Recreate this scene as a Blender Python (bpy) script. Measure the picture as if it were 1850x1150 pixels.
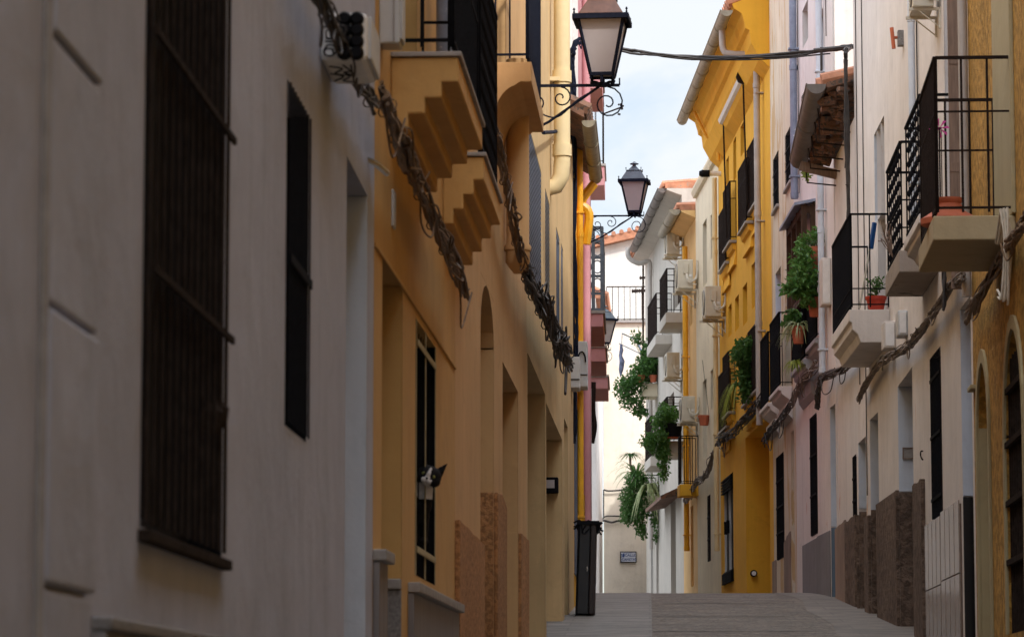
import bpy, bmesh, math, random
from mathutils import Vector, Matrix, noise
random.seed(7)
R = math.radians
scene = bpy.context.scene
for o in list(bpy.data.objects): bpy.data.objects.remove(o)
# ------------------------------------------------------------------ camera
FPX, W0, H0 = 6100.0, 1850.0, 1150.0
PITCH = math.atan(715/FPX)
YAW = math.atan(250*math.cos(PITCH)/FPX)
cd = bpy.data.cameras.new('camera'); cam = bpy.data.objects.new('camera', cd)
scene.collection.objects.link(cam); scene.camera = cam
cam.location = (0,0,0); cam.rotation_euler = (math.pi/2+PITCH, 0, YAW)
cd.sensor_width = 36; cd.lens = 36*FPX/W0; cd.clip_start = .1; cd.clip_end = 2000
cd.dof.use_dof = True; cd.dof.focus_distance = 42; cd.dof.aperture_fstop = 8.5
# ------------------------------------------------------------------ sky and sun
SUN_EL, SUN_AZ = 42, -38         # azimuth measured from straight behind the camera, negative = towards the right
world = bpy.data.worlds.new('World'); scene.world = world; world.use_nodes = True
nt = world.node_tree; nt.nodes.clear()
def WN(t): return nt.nodes.new(t)
wo = WN('ShaderNodeOutputWorld'); bg = WN('ShaderNodeBackground'); sky = WN('ShaderNodeTexSky')
sky.sky_type = 'NISHITA'; sky.sun_disc = False
sky.sun_elevation = R(SUN_EL); sky.sun_rotation = R(180+SUN_AZ); sky.air_density = 1.0; sky.dust_density = 1.0
tc = WN('ShaderNodeTexCoord'); mp = WN('ShaderNodeMapping'); mp.inputs['Scale'].default_value = (1,1,1.6)
n1 = WN('ShaderNodeTexNoise'); n1.inputs['Scale'].default_value = 9; n1.inputs['Detail'].default_value = 6; n1.inputs['Roughness'].default_value=.55
n1.inputs['Distortion'].default_value=.3
cr = WN('ShaderNodeValToRGB'); cr.color_ramp.elements[0].position=.42; cr.color_ramp.elements[1].position=.56
cr.color_ramp.elements[0].color=(.40,.40,.40,1)
mx = WN('ShaderNodeMix'); mx.data_type='RGBA'
L = nt.links.new
L(tc.outputs['Generated'], mp.inputs[0]); L(mp.outputs[0], n1.inputs[0]); L(n1.outputs[0], cr.inputs[0]); L(cr.outputs[0], mx.inputs[0])
L(sky.outputs[0], mx.inputs[6]); mx.inputs[7].default_value = (5.7,6.0,6.4,1)
gx = WN('ShaderNodeSeparateXYZ'); L(tc.outputs['Generated'], gx.inputs[0])      # sky brightness boosted overhead, above the view, to lift the ambient light
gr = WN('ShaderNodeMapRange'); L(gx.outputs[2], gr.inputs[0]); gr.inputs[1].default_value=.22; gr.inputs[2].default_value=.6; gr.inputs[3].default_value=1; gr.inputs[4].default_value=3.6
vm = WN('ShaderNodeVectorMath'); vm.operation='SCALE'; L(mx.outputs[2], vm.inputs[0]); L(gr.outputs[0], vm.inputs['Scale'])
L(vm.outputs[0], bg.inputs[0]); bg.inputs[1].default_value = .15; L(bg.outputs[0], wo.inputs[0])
sd = bpy.data.lights.new('sun','SUN'); sun = bpy.data.objects.new('sun', sd); scene.collection.objects.link(sun)
sd.energy = 2.6; sd.angle = R(3.0); sd.color = (1,.97,.93)
sdir = Vector((math.sin(R(SUN_AZ))*math.cos(R(SUN_EL))*-1, -math.cos(R(SUN_AZ))*math.cos(R(SUN_EL)), math.sin(R(SUN_EL))))
sun.rotation_euler = sdir.to_track_quat('Z','Y').to_euler()
scene.view_settings.view_transform = 'Standard'; scene.view_settings.look = 'None'
scene.view_settings.exposure = 0.12; scene.view_settings.gamma = 1
scene.render.engine = 'CYCLES'
# ------------------------------------------------------------------ pixel -> place
Fw = Vector((-math.sin(YAW)*math.cos(PITCH), math.cos(YAW)*math.cos(PITCH), math.sin(PITCH)))
Rt = Vector((math.cos(YAW), math.sin(YAW), 0)); Up = Rt.cross(Fw)
def ray(px,py): return Fw + Rt*((px-W0/2)/FPX) + Up*((H0/2-py)/FPX)
def at(px,py,Y):
    r = ray(px,py); return r*(Y/r.y)
def ground(Y):
    Y = max(Y,-12)
    s = .0677
    if Y < 44: return -1.5 + s*Y
    g44 = -1.5+s*44
    t = min(Y-44, 8)
    g = g44 + s*t - (s-.02)*t*t/16
    if Y > 52: g += .02*(Y-52)
    return g
class Face:
    """a street facade plane: u runs forward along the wall, o out into the street, z up"""
    def __init__(s, px, py, Y, vp, side):
        p = at(px,py,Y); s.O = Vector((p.x,p.y,0)); s.side = side
        s.d = Vector(((vp-1175)/FPX,1,0)).normalized()
        s.n = Vector((s.d.y,-s.d.x,0)) * (1 if side=='L' else -1)
    def hit(s,px,py,o=0):
        r = ray(px,py); P = s.O + s.n*o; t = P.dot(s.n)/r.dot(s.n); q = r*t
        return (q-s.O).dot(s.d), q.z
    def cross(s,u,px,py):
        r = ray(px,py); P = s.O+s.d*u; t = P.dot(s.d)/r.dot(s.d); q = r*t
        return (q-P).dot(s.n), q.z
    def p(s,u,o,z):
        q = s.O + s.d*u + s.n*o; return Vector((q.x,q.y,z))
    def Y(s,u): return s.O.y+s.d.y*u
    def u(s,px,py=700): return s.hit(px,py)[0]
    def z(s,px,py): return s.hit(px,py)[1]
class Loc:
    """a plain local frame, for a thing modelled at the origin and copied: n = -Y is its front"""
    side='R'
    def __init__(s): s.O=Vector(); s.d=Vector((1,0,0)); s.n=Vector((0,-1,0))
    def p(s,u,o,z): return Vector((u,-o,z))
# ------------------------------------------------------------------ mesh helpers
HOME = {}
def link(o): scene.collection.objects.link(o); return o
class MB:
    def __init__(s): s.v=[]; s.f=[]
    def add(s,vs,fs):
        b=len(s.v); s.v+= [tuple(q) for q in vs]; s.f += [tuple(i+b for i in f) for f in fs]; return s
    def hexa(s,q): return s.add(q,[(0,1,2,3),(7,6,5,4),(0,4,5,1),(1,5,6,2),(2,6,7,3),(3,7,4,0)])
    def fbox(s,F,u0,u1,z0,z1,o0,o1):
        return s.hexa([F.p(u0,o0,z0),F.p(u1,o0,z0),F.p(u1,o1,z0),F.p(u0,o1,z0),F.p(u0,o0,z1),F.p(u1,o0,z1),F.p(u1,o1,z1),F.p(u0,o1,z1)])
    def prism_u(s,F,prof,u0,u1):      # prof: (o,z) polygon run along the wall
        n=len(prof); a=[F.p(u0,o,z) for o,z in prof]; b=[F.p(u1,o,z) for o,z in prof]
        return s.add(a+b,[tuple(range(n)),tuple(range(2*n-1,n-1,-1))]+[(i,(i+1)%n,n+(i+1)%n,n+i) for i in range(n)])
    def prism_o(s,F,prof,o0,o1):      # prof: (u,z) polygon, thickness out of the wall
        n=len(prof); a=[F.p(u,o0,z) for u,z in prof]; b=[F.p(u,o1,z) for u,z in prof]
        return s.add(a+b,[tuple(range(n)),tuple(range(2*n-1,n-1,-1))]+[(i,(i+1)%n,n+(i+1)%n,n+i) for i in range(n)])
    def bar(s,a,b,w,h=None):
        a=Vector(a);b=Vector(b);d=(b-a).normalized(); h=h or w
        x=d.cross(Vector((0,0,1)));  x = Vector((1,0,0)) if x.length<.05 else x.normalized(); y=x.cross(d)
        q=[p+x*(w/2)*i+y*(h/2)*j for p in(a,b) for i,j in((-1,-1),(1,-1),(1,1),(-1,1))]
        return s.hexa(q)
    def tube(s,pts,r,n=6,caps=True,rads=None):
        pts=[Vector(p) for p in pts]; m=len(pts); rings=[]
        t=(pts[1]-pts[0]).normalized(); x=t.orthogonal().normalized()
        for i,p in enumerate(pts):
            t=(pts[min(i+1,m-1)]-pts[max(i-1,0)])
            t=t.normalized() if t.length>1e-9 else Vector((0,0,1))
            x=(x-t*x.dot(t)); x=x.normalized() if x.length>1e-6 else t.orthogonal().normalized(); y=t.cross(x)
            rr=rads[i] if rads else r
            rings.append([p+x*rr*math.cos(2*math.pi*k/n)+y*rr*math.sin(2*math.pi*k/n) for k in range(n)])
        vs=[q for g in rings for q in g]; fs=[]
        for i in range(m-1):
            for k in range(n): fs.append((i*n+k,i*n+(k+1)%n,(i+1)*n+(k+1)%n,(i+1)*n+k))
        if caps: fs+= [tuple(range(n-1,-1,-1)),tuple(range((m-1)*n,m*n))]
        return s.add(vs,fs)
    def lathe(s,c,prof,n=16,sx=1,sy=1):
        c=Vector(c); vs=[c+Vector((r*math.cos(2*math.pi*k/n)*sx,r*math.sin(2*math.pi*k/n)*sy,z)) for r,z in prof for k in range(n)]
        m=len(prof); fs=[(i*n+k,i*n+(k+1)%n,(i+1)*n+(k+1)%n,(i+1)*n+k) for i in range(m-1) for k in range(n)]
        fs+=[tuple(range(n-1,-1,-1)),tuple(range((m-1)*n,m*n))]
        return s.add(vs,fs)
    def build(s,name,mat,parent=None,smooth=False,recalc=True,bevel=0,label=None,kind=None):
        H = HOME.get(parent.name,Vector()) if parent else Vector()
        me=bpy.data.meshes.new(name); me.from_pydata([tuple(Vector(q)-H) for q in s.v],[],s.f)
        bm=bmesh.new(); bm.from_mesh(me)
        if recalc: bmesh.ops.recalc_face_normals(bm,faces=bm.faces)
        bm.to_mesh(me); bm.free()
        if smooth:
            me.shade_smooth()
            try: me.set_sharp_from_angle(angle=R(40))
            except Exception: pass
        me.materials.append(mat)
        o=link(bpy.data.objects.new(name,me)); HOME[o.name]=H
        if parent: o.parent=parent
        if bevel:
            b=o.modifiers.new('bevel','BEVEL'); b.width=bevel; b.segments=2; b.limit_method='ANGLE'
        if label: o['label']=label
        if kind: o['kind']=kind
        return o
def thing(name,label,cat,loc=(0,0,0),group=None):
    o=link(bpy.data.objects.new(name,None)); o.location=loc; o['label']=label; o['category']=cat
    o.empty_display_size=.1
    if group: o['group']=group
    HOME[o.name]=Vector(loc); return o
def tag(o,label,cat,group=None):
    o['label']=label; o['category']=cat
    if group: o['group']=group
    return o
def copy_tree(o,parent=None):
    c=link(o.copy())
    if parent: c.parent=parent
    for ch in [x for x in bpy.data.objects if x.parent==o]: copy_tree(ch,c)
    return c
def smoothpath(pts,k=5):
    pts=[Vector(p) for p in pts]; P=[pts[0]*2-pts[1]]+pts+[pts[-1]*2-pts[-2]]; out=[]
    for i in range(1,len(P)-2):
        for j in range(k):
            t=j/k; a,b,c,d=P[i-1:i+3]
            out.append(.5*((2*b)+(c-a)*t+(2*a-5*b+4*c-d)*t*t+(3*b-a-3*c+d)*t**3))
    out.append(pts[-1]); return out
# ------------------------------------------------------------------ materials
class M_:
    def __init__(s,name):
        s.m=bpy.data.materials.new(name); s.m.use_nodes=True; s.t=s.m.node_tree; s.b=s.t.nodes['Principled BSDF']
        s.tc=s.n('ShaderNodeTexCoord')
    def n(s,t,**k):
        x=s.t.nodes.new(t)
        for a,b in k.items(): setattr(x,a,b)
        return x
    def l(s,a,b): s.t.links.new(a,b)
    def noise(s,scale,detail=4,rough=.55,stretch=None,dist=0):
        x=s.n('ShaderNodeTexNoise'); x.inputs['Scale'].default_value=scale; x.inputs['Detail'].default_value=detail
        x.inputs['Roughness'].default_value=rough; x.inputs['Distortion'].default_value=dist
        if stretch:
            m=s.n('ShaderNodeMapping'); m.inputs['Scale'].default_value=stretch; s.l(s.tc.outputs['Object'],m.inputs[0]); s.l(m.outputs[0],x.inputs[0])
        else: s.l(s.tc.outputs['Object'],x.inputs[0])
        return x.outputs[0]
    def ramp(s,f,stops):
        r=s.n('ShaderNodeValToRGB'); e=r.color_ramp.elements
        while len(e)<len(stops): e.new(.5)
        for k,(p,c) in zip(e,stops):
            k.position=p; k.color=(c,c,c,1) if not hasattr(c,'__len__') else tuple(c)+(1,)
        s.l(f,r.inputs[0]); return r.outputs[0]
    def mix(s,f,a,b,mode='MIX'):
        x=s.n('ShaderNodeMix',data_type='RGBA',blend_type=mode)
        for v,i in((f,0),(a,6),(b,7)):
            if isinstance(v,(int,float)): x.inputs[i].default_value=v
            elif isinstance(v,tuple): x.inputs[i].default_value=v+(1,) if len(v)==3 else v
            else: s.l(v,x.inputs[i])
        return x.outputs[2]
    def bump(s,h,strength,dist=.01,prev=None):
        x=s.n('ShaderNodeBump'); x.inputs['Strength'].default_value=strength; x.inputs['Distance'].default_value=dist
        s.l(h,x.inputs['Height'])
        if prev is not None: s.l(prev,x.inputs['Normal'])
        return x.outputs[0]
def lighten(c,k): return tuple(min(.95,x*k) for x in c)
def plaster(name,c,var=.10,streak=.25,bump=.35,bscale=55,dist=.006,rough=.9,patch=None,speck=0,bev=.012):
    m=M_(name)
    big=m.ramp(m.noise(.9,5,.6),[(.3,0.),(.7,1.)])
    col=m.mix(big,lighten(c,1-var),lighten(c,1+var))
    st=m.ramp(m.noise(1.0,6,.65,(5,5,.35),.2),[(.5,0.),(.8,1.)])
    k=m.n('ShaderNodeMath',operation='MULTIPLY'); m.l(st,k.inputs[0]); k.inputs[1].default_value=streak
    col=m.mix(k.outputs[0],col,lighten(c,.45))
    bl=m.ramp(m.noise(2.6,9,.72,None,1.2),[(.52,0.),(.72,.34)]); col=m.mix(bl,col,lighten(c,.62))          # blotches of old repairs
    lt=m.ramp(m.noise(3.7,8,.7,(1,1,.6),.8),[(.60,0.),(.72,.35)]); col=m.mix(lt,col,lighten(c,1.3))
    if patch:                                  # worn, flaked areas showing what lies beneath
        pm=m.ramp(m.noise(1.3,8,.62,(1.8,1.8,.55),.6),[(patch[1],0.),(patch[1]+.03,1.)]); col=m.mix(pm,col,patch[0])
    fine=m.noise(bscale,4,.7)
    if speck:
        sm=m.ramp(m.noise(bscale*.8,2,.5),[(.44,1.),(.54,0.)]); k2=m.n('ShaderNodeMath',operation='MULTIPLY'); m.l(sm,k2.inputs[0]); k2.inputs[1].default_value=speck
        col=m.mix(k2.outputs[0],col,lighten(c,.35))
    m.l(col,m.b.inputs['Base Color']); m.b.inputs['Roughness'].default_value=rough
    m.b.inputs['Specular IOR Level'].default_value=.25
    lumpy=m.noise(2.2,3,.5)
    prev=None
    if bev:
        bn=m.n('ShaderNodeBevel'); bn.samples=3; bn.inputs['Radius'].default_value=bev; prev=bn.outputs[0]
    b0=m.bump(lumpy,.5,.04,prev); m.l(m.bump(fine,bump,dist,b0),m.b.inputs['Normal'])
    return m.m
def simple(name,c,rough=.5,metal=0,var=.15,nscale=8,bump=.1,stretch=None,wear=None,dist=.002,spec=.5):
    m=M_(name); nz=m.ramp(m.noise(nscale,5,.6,stretch),[(.3,0.),(.7,1.)])
    col=m.mix(nz,lighten(c,1-var),lighten(c,1+var))
    if wear: col=m.mix(m.ramp(m.noise(nscale*2,7,.7),[(wear[1],0.),(wear[1]+.08,1.)]),col,wear[0])
    m.l(col,m.b.inputs['Base Color']); m.b.inputs['Roughness'].default_value=rough; m.b.inputs['Metallic'].default_value=metal
    m.b.inputs['Specular IOR Level'].default_value=spec
    if bump: m.l(m.bump(m.noise(nscale*5,3),bump,dist),m.b.inputs['Normal'])
    return m.m
P={}
P['grey']=plaster('grey_plaster',(.43,.44,.515),.08,.3,.25,45,.01)
P['grey_rough']=plaster('rough_grey_mortar',(.42,.43,.50),.10,.3,.35,9,.012)
P['jamb_white']=plaster('pale_painted_jamb',(.62,.66,.72),.06,.2,.2,60)
P['ochre']=plaster('ochre_plaster',(.58,.345,.125),.08,.22,.2,50)
P['apricot']=plaster('apricot_plaster',(.62,.38,.175),.08,.2,.2,50)
P['sand']=plaster('sand_plaster',(.62,.43,.215),.09,.28,.2,50)
P['apricot_rough']=plaster('coarse_apricot_render',(.55,.27,.11),.15,.2,1.0,38,.03,speck=.55)
P['stone']=simple('speckled_granite',(.20,.185,.175),.7,0,.45,60,.3)
P['ledge']=simple('pale_stone_ledge',(.31,.28,.255),.7,0,.2,12,.2)
P['marble']=simple('grey_marble_panel',(.20,.18,.175),.45,0,.25,3,.05,(4,4,.6))
P['pink']=plaster('pink_plaster',(.56,.27,.28),.06,.15)
P['yellow']=plaster('yellow_plaster',(.80,.42,.04),.06,.16,.15,50)
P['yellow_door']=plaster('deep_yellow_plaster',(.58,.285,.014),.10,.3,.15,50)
P['yellow_pipe']=simple('yellow_painted_pipe',(.85,.42,.02),.4,0,.12,4,.05)
P['yellow_rough']=plaster('coarse_yellow_render',(.66,.32,.03),.2,.2,1.0,30,.04,speck=.6)
P['stucco']=plaster('coarse_ochre_stucco',(.54,.30,.065),.16,.25,1.0,16,.04,speck=.6)
P['olive']=plaster('olive_beige_trim',(.42,.35,.20),.08,.2,.2,60)
P['cream']=plaster('cream_plaster',(.74,.68,.63),.07,.28,.2,50,patch=((.62,.44,.32),.66))
P['cream2']=plaster('worn_cream_plaster',(.70,.60,.46),.09,.4,.3,50,patch=((.58,.40,.21),.545))
P['rose']=plaster('pale_rose_plaster',(.75,.71,.67),.06,.28,.2,50,patch=((.62,.46,.40),.66))
P['cream3']=plaster('warm_cream_plaster',(.74,.65,.48),.07,.28,.2,50)
P['buff']=plaster('buff_orange_plaster',(.74,.47,.20),.07,.25,.2,50)
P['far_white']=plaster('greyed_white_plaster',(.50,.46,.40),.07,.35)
P['white']=plaster('white_plaster',(.74,.70,.64),.06,.28,.2,50)
P['endwall']=plaster('pale_end_wall_plaster',(.80,.72,.60),.06,.22,.3,30)
P['dado_brown']=plaster('coarse_brown_render',(.19,.130,.095),.25,.3,1.0,13,.06,speck=.6)
P['dado_grey']=plaster('grey_painted_dado',(.23,.23,.235),.1,.3,.2,40)
P['dado_blue']=plaster('slate_blue_painted_jamb',(.14,.19,.24),.1,.2,.2,40)
P['dado_rust']=plaster('rusty_stained_render',(.29,.215,.17),.25,.4,.5,30)
P['iron']=simple('black_iron',(.010,.010,.012),.85,0,.3,30,.1,spec=.04)
P['iron_b']=simple('brown_iron',(.024,.016,.013),.8,0,.3,20,.1,spec=.06)
P['iron_blue']=simple('blue_black_iron',(.012,.015,.028),.75,0,.3,30,.1,spec=.08)
P['iron_rust']=simple('rusty_dark_iron',(.032,.023,.018),.9,0,.4,20,.2,spec=.02)
P['dark']=simple('dark_window_interior',(.012,.011,.011),.25,0,.3,4,0)
P['glass']=simple('window_glass',(.008,.009,.011),.5,0,.2,2,0,spec=.05)
P['wood']=simple('dark_brown_wood',(.06,.034,.021),.75,0,.3,6,.3,(9,9,.8),spec=.15)
P['wood_l']=simple('weathered_brown_wood',(.20,.13,.09),.7,0,.3,6,.3,(9,9,.8))
P['shutter_blue']=simple('blue_grey_shutter',(.10,.125,.175),.55,0,.25,20,.2,(8,8,.4))
P['shutter']=simple('grey_shutter',(.15,.15,.15),.6,0,.2,10,.1)
P['pipe_grey']=simple('grey_plastic_pipe',(.42,.38,.34),.45,0,.12,6,.05)
P['pipe_blue']=simple('worn_blue_grey_pipe',(.22,.26,.34),.5,0,.2,8,.1,None,((.75,.75,.75),.63))
P['pipe_cream']=simple('cream_painted_pipe',(.72,.58,.33),.45,0,.08,5,.05)
P['zinc']=simple('olive_zinc_gutter',(.30,.265,.19),.55,.1,.25,10,.1)
P['metal']=simple('pale_brushed_metal',(.62,.62,.62),.3,.8,.15,10,.05)
P['plastic']=simple('off_white_plastic',(.74,.72,.69),.5,0,.08,8,.05,None,((.42,.40,.36),.66))
P['plastic_g']=simple('grey_plastic_box',(.50,.50,.49),.55,0,.08,8,.05)
P['gutter_grey']=simple('weathered_grey_gutter',(.13,.11,.095),.6,0,.25,6,.15)
P['ac']=simple('cream_metal_casing',(.60,.54,.42),.5,0,.07,8,.05)
P['black']=simple('black_rubber',(.008,.008,.010),.7,0,.3,20,.1,spec=.1)
P['bin']=simple('charcoal_bin_plastic',(.022,.023,.025),.45,0,.2,6,.1)
P['bin_b']=simple('brown_bin_plastic',(.032,.022,.020),.5,0,.2,6,.1)
P['cable']=simple('dusty_black_cable',(.035,.028,.024),.65,0,.5,12,.3)
P['cable_b']=simple('paint_splashed_brown_cable',(.13,.075,.035),.6,0,.5,10,.4,None,((.30,.18,.07),.58))
P['cable_g']=simple('grey_brown_cable',(.16,.125,.10),.7,0,.4,12,.4,None,((.34,.28,.22),.60))
P['cable_w']=simple('pale_cable',(.60,.55,.45),.5,0,.2,10,.1)
P['terracotta']=simple('terracotta',(.50,.13,.06),.75,0,.15,9,.15)
P['terra_red']=simple('red_glazed_clay',(.50,.045,.02),.45,0,.15,9,.1)
P['tile']=simple('old_clay_roof_tile',(.46,.20,.11),.85,0,.35,5,.4,None,((.30,.24,.18),.6))
P['tile_d']=simple('dark_broken_tile',(.20,.10,.06),.9,0,.5,7,.5,None,((.06,.05,.04),.5))
P['lamp_brown']=simple('brown_painted_copper',(.12,.055,.035),.45,.1,.25,12,.1)
P['lamp_blue']=simple('slate_grey_metal',(.10,.125,.15),.45,.2,.2,12,.1)
P['slab']=plaster('mouldy_concrete',(.36,.30,.25),.15,.4,.4,30,.01,patch=((.12,.10,.08),.6))
P['slab_ol']=plaster('olive_balcony_concrete',(.44,.36,.22),.1,.3,.3,30,.01)
P['white_mould']=plaster('chipped_white_moulding',(.66,.60,.55),.1,.4,.3,30,.01)
P['grey_mould']=plaster('grey_painted_moulding',(.34,.34,.36),.08,.3,.2,30)
def frosted():
    m=M_('frosted_lamp_glass'); m.l(m.mix(m.ramp(m.noise(3,5),[(.3,0.),(.7,1.)]),(.44,.40,.40),(.52,.48,.48)),m.b.inputs['Base Color'])
    m.b.inputs['Roughness'].default_value=.35; return m.m
P['frost']=frosted()
def leaf(name,c1,c2):
    m=M_(name); m.l(m.mix(m.ramp(m.noise(22,3,.6),[(.35,0.),(.68,1.)]),c1,lighten(c2,1.25)),m.b.inputs['Base Color'])
    m.b.inputs['Roughness'].default_value=.5; m.b.inputs['Specular IOR Level'].default_value=.35
    m.b.inputs['Subsurface Weight'].default_value=0
    tr=m.n('ShaderNodeBsdfTranslucent'); ms=m.n('ShaderNodeMixShader'); ms.inputs[0].default_value=.3
    tr.inputs[0].default_value=tuple(x*1.6 for x in c2)+(1,)
    out=[x for x in m.t.nodes if x.type=='OUTPUT_MATERIAL'][0]
    m.l(m.b.outputs[0],ms.inputs[1]); m.l(tr.outputs[0],ms.inputs[2]); m.l(ms.outputs[0],out.inputs[0]); return m.m
P['leaf']=leaf('dark_green_leaf',(.022,.06,.012),(.06,.14,.025))
P['leaf_y']=leaf('yellow_green_leaf',(.07,.12,.015),(.20,.24,.04))
P['leaf_b']=leaf('bright_green_leaf',(.035,.11,.02),(.09,.20,.04))
P['leaf_s']=leaf('striped_spider_leaf',(.10,.16,.05),(.38,.40,.20))
P['leaf_fern']=leaf('feathery_fern_leaf',(.14,.20,.02),(.30,.34,.05))
def tiles_mat():
    m=M_('marbled_beige_wall_tile')
    w=m.noise(2.5,6,.6,(1,1,3),1.2)
    col=m.mix(m.ramp(w,[(.35,0.),(.65,1.)]),(.24,.185,.15),(.38,.30,.24))
    m.l(col,m.b.inputs['Base Color']); m.b.inputs['Roughness'].default_value=.16; m.b.inputs['Specular IOR Level'].default_value=.6
    m.l(m.bump(m.noise(1.6,2),.12,.03),m.b.inputs['Normal']); return m.m
P['tile_wall']=tiles_mat()
P['granite_k']=simple('polished_black_granite',(.010,.010,.011),.12,0,.4,40,0,spec=.6)
P['grout']=simple('brown_grout',(.16,.11,.08),.9,0,.2,10,0)
def cobble():
    m=M_('worn_cobbles'); v=m.n('ShaderNodeTexVoronoi',feature='F1'); v.inputs['Scale'].default_value=11; m.l(m.tc.outputs['Object'],v.inputs[0])
    e=m.n('ShaderNodeTexVoronoi',feature='DISTANCE_TO_EDGE'); e.inputs['Scale'].default_value=11; m.l(m.tc.outputs['Object'],e.inputs[0])
    g=m.ramp(e.outputs['Distance'],[(.0,0.),(.12,1.)])
    hue=m.mix(v.outputs['Color'],(.13,.102,.076),(.25,.20,.15))
    base=m.mix(m.ramp(m.noise(1.2,5,.6),[(.3,0.),(.7,1.)]),hue,(.17,.14,.11))
    col=m.mix(g,(.09,.075,.06),base); col=m.mix(1.0,col,m.ramp(m.noise(2.2,9,.8,(1.0,2.6,1)),[(.32,.42),(.52,1.),(.70,2.0)]),'MULTIPLY')
    m.l(col,m.b.inputs['Base Color']); m.b.inputs['Roughness'].default_value=.75
    b=m.bump(g,.7,.02); m.l(m.bump(m.noise(40,3),.3,.01,b),m.b.inputs['Normal']); return m.m
P['cobble']=cobble()
def slabs(name,c,vx,vy):
    m=M_(name); mp=m.n('ShaderNodeMapping'); m.l(m.tc.outputs['Object'],mp.inputs[0])
    b=m.n('ShaderNodeTexBrick'); m.l(mp.outputs[0],b.inputs[0]); b.inputs['Scale'].default_value=1; b.inputs['Brick Width'].default_value=vx
    b.inputs['Row Height'].default_value=vy; b.inputs['Mortar Size'].default_value=.012; b.inputs['Color1'].default_value=lighten(c,.9)+(1,); b.inputs['Color2'].default_value=lighten(c,1.1)+(1,)
    b.inputs['Mortar'].default_value=lighten(c,.8)+(1,); b.inputs['Bias'].default_value=0
    nz=m.ramp(m.noise(2.2,9,.8,(.9,2.4,1)),[(.3,.4),(.5,.9),(.7,1.8)])
    col=m.mix(1.0,b.outputs[0],nz,'MULTIPLY'); m.l(col,m.b.inputs['Base Color']); m.b.inputs['Roughness'].default_value=.7
    bb=m.bump(b.outputs['Fac'],-.5,.01); m.l(m.bump(m.noise(25,4),.4,.012,bb),m.b.inputs['Normal']); return m.m
P['slabs']=slabs('grey_paving_slabs',(.175,.155,.135),1.7,.6)
P['slabs_r']=slabs('brown_grey_paving_slabs',(.155,.128,.102),2.1,.9)
P['earth']=simple('street_subsoil',(.16,.14,.12),.9,0,.3,2,.2)
# ------------------------------------------------------------------ the street itself
def sheet(name,xf0,xf1,dz,mat,y0=-12,y1=140,step=2.0,nx=3):
    m=MB(); ys=[]; y=y0
    while y<=y1: ys.append(y); y+= step if not(40<y<56) else .5
    vs=[];fs=[]
    for yy in ys:
        a,b=xf0(yy),xf1(yy)
        for i in range(nx+1): vs.append((a+(b-a)*i/nx,yy,ground(yy)+dz))
    for j in range(len(ys)-1):
        for i in range(nx): q=j*(nx+1)+i; fs.append((q,q+1,q+nx+2,q+nx+1))
    m.add(vs,fs); o=m.build(name,mat,recalc=False,kind='structure'); return o
# facade planes: left street side
L1=Face(258,600,7.5,1150,'L')
pL=L1.p(L1.u(675,600),0,0); 
def nextF(F,px,vp,py=600,side=None):
    u,_=F.hit(px,py); q=F.p(u,0,0); G=Face(0,0,1,vp,side or F.side); G.O=Vector((q.x,q.y,0)); return G
L2=nextF(L1,675,1230)
L3=nextF(L2,1036,1190)
# right street side, worked out from the foot of the wall by the doorway
A=Face(1650,1120,34,1180,'R')
R2=nextF(A,1757,1180)           # origin at its near end
R1=Face(0,0,1,1290,'R'); R1.O=R2.O.copy()        # the wall nearer than R2: u is negative
R3=nextF(A,1620,1050)
R4=nextF(R3,1510,900)
R5=nextF(R4,1395,800)
R6=nextF(R5,1300,750)
def cx(Y): return 0.95 if Y<45 else 0.95-(Y-45)*.025-(max(0,Y-50)**2)*.0006
sheet('ground',lambda y:-60,lambda y:60,-.012,P['earth'],nx=2)
sheet('road',lambda y:-2.5 if y<52 else -8,lambda y:6,0,P['cobble'],y1=130,nx=4)
sheet('pavement_left',lambda y:-2.6 if y<52 else -8.1,lambda y:.02-(max(0,y-50)*.03),.004,P['slabs'],y1=130,nx=3)
sheet('pavement_right',lambda y:cx(y)+.95+.05*math.sin(y*.9) ,lambda y:6.1,.004,P['slabs_r'],y1=130,nx=3)
# a few transverse bands of longer stones across the cobbles
def band(Y,w):
    m=MB(); m.add([(.03,Y,ground(Y)+.0045),(1.68,Y,ground(Y)+.0045),(1.68,Y+w,ground(Y+w)+.0045),(.03,Y+w,ground(Y+w)+.0045)],[(0,1,2,3)])
    return m.build('road_band',P['slabs_r'],recalc=False,kind='structure')
for Y in (28,31.2,34.6,38.4,42.6): band(Y,.14)
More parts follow.
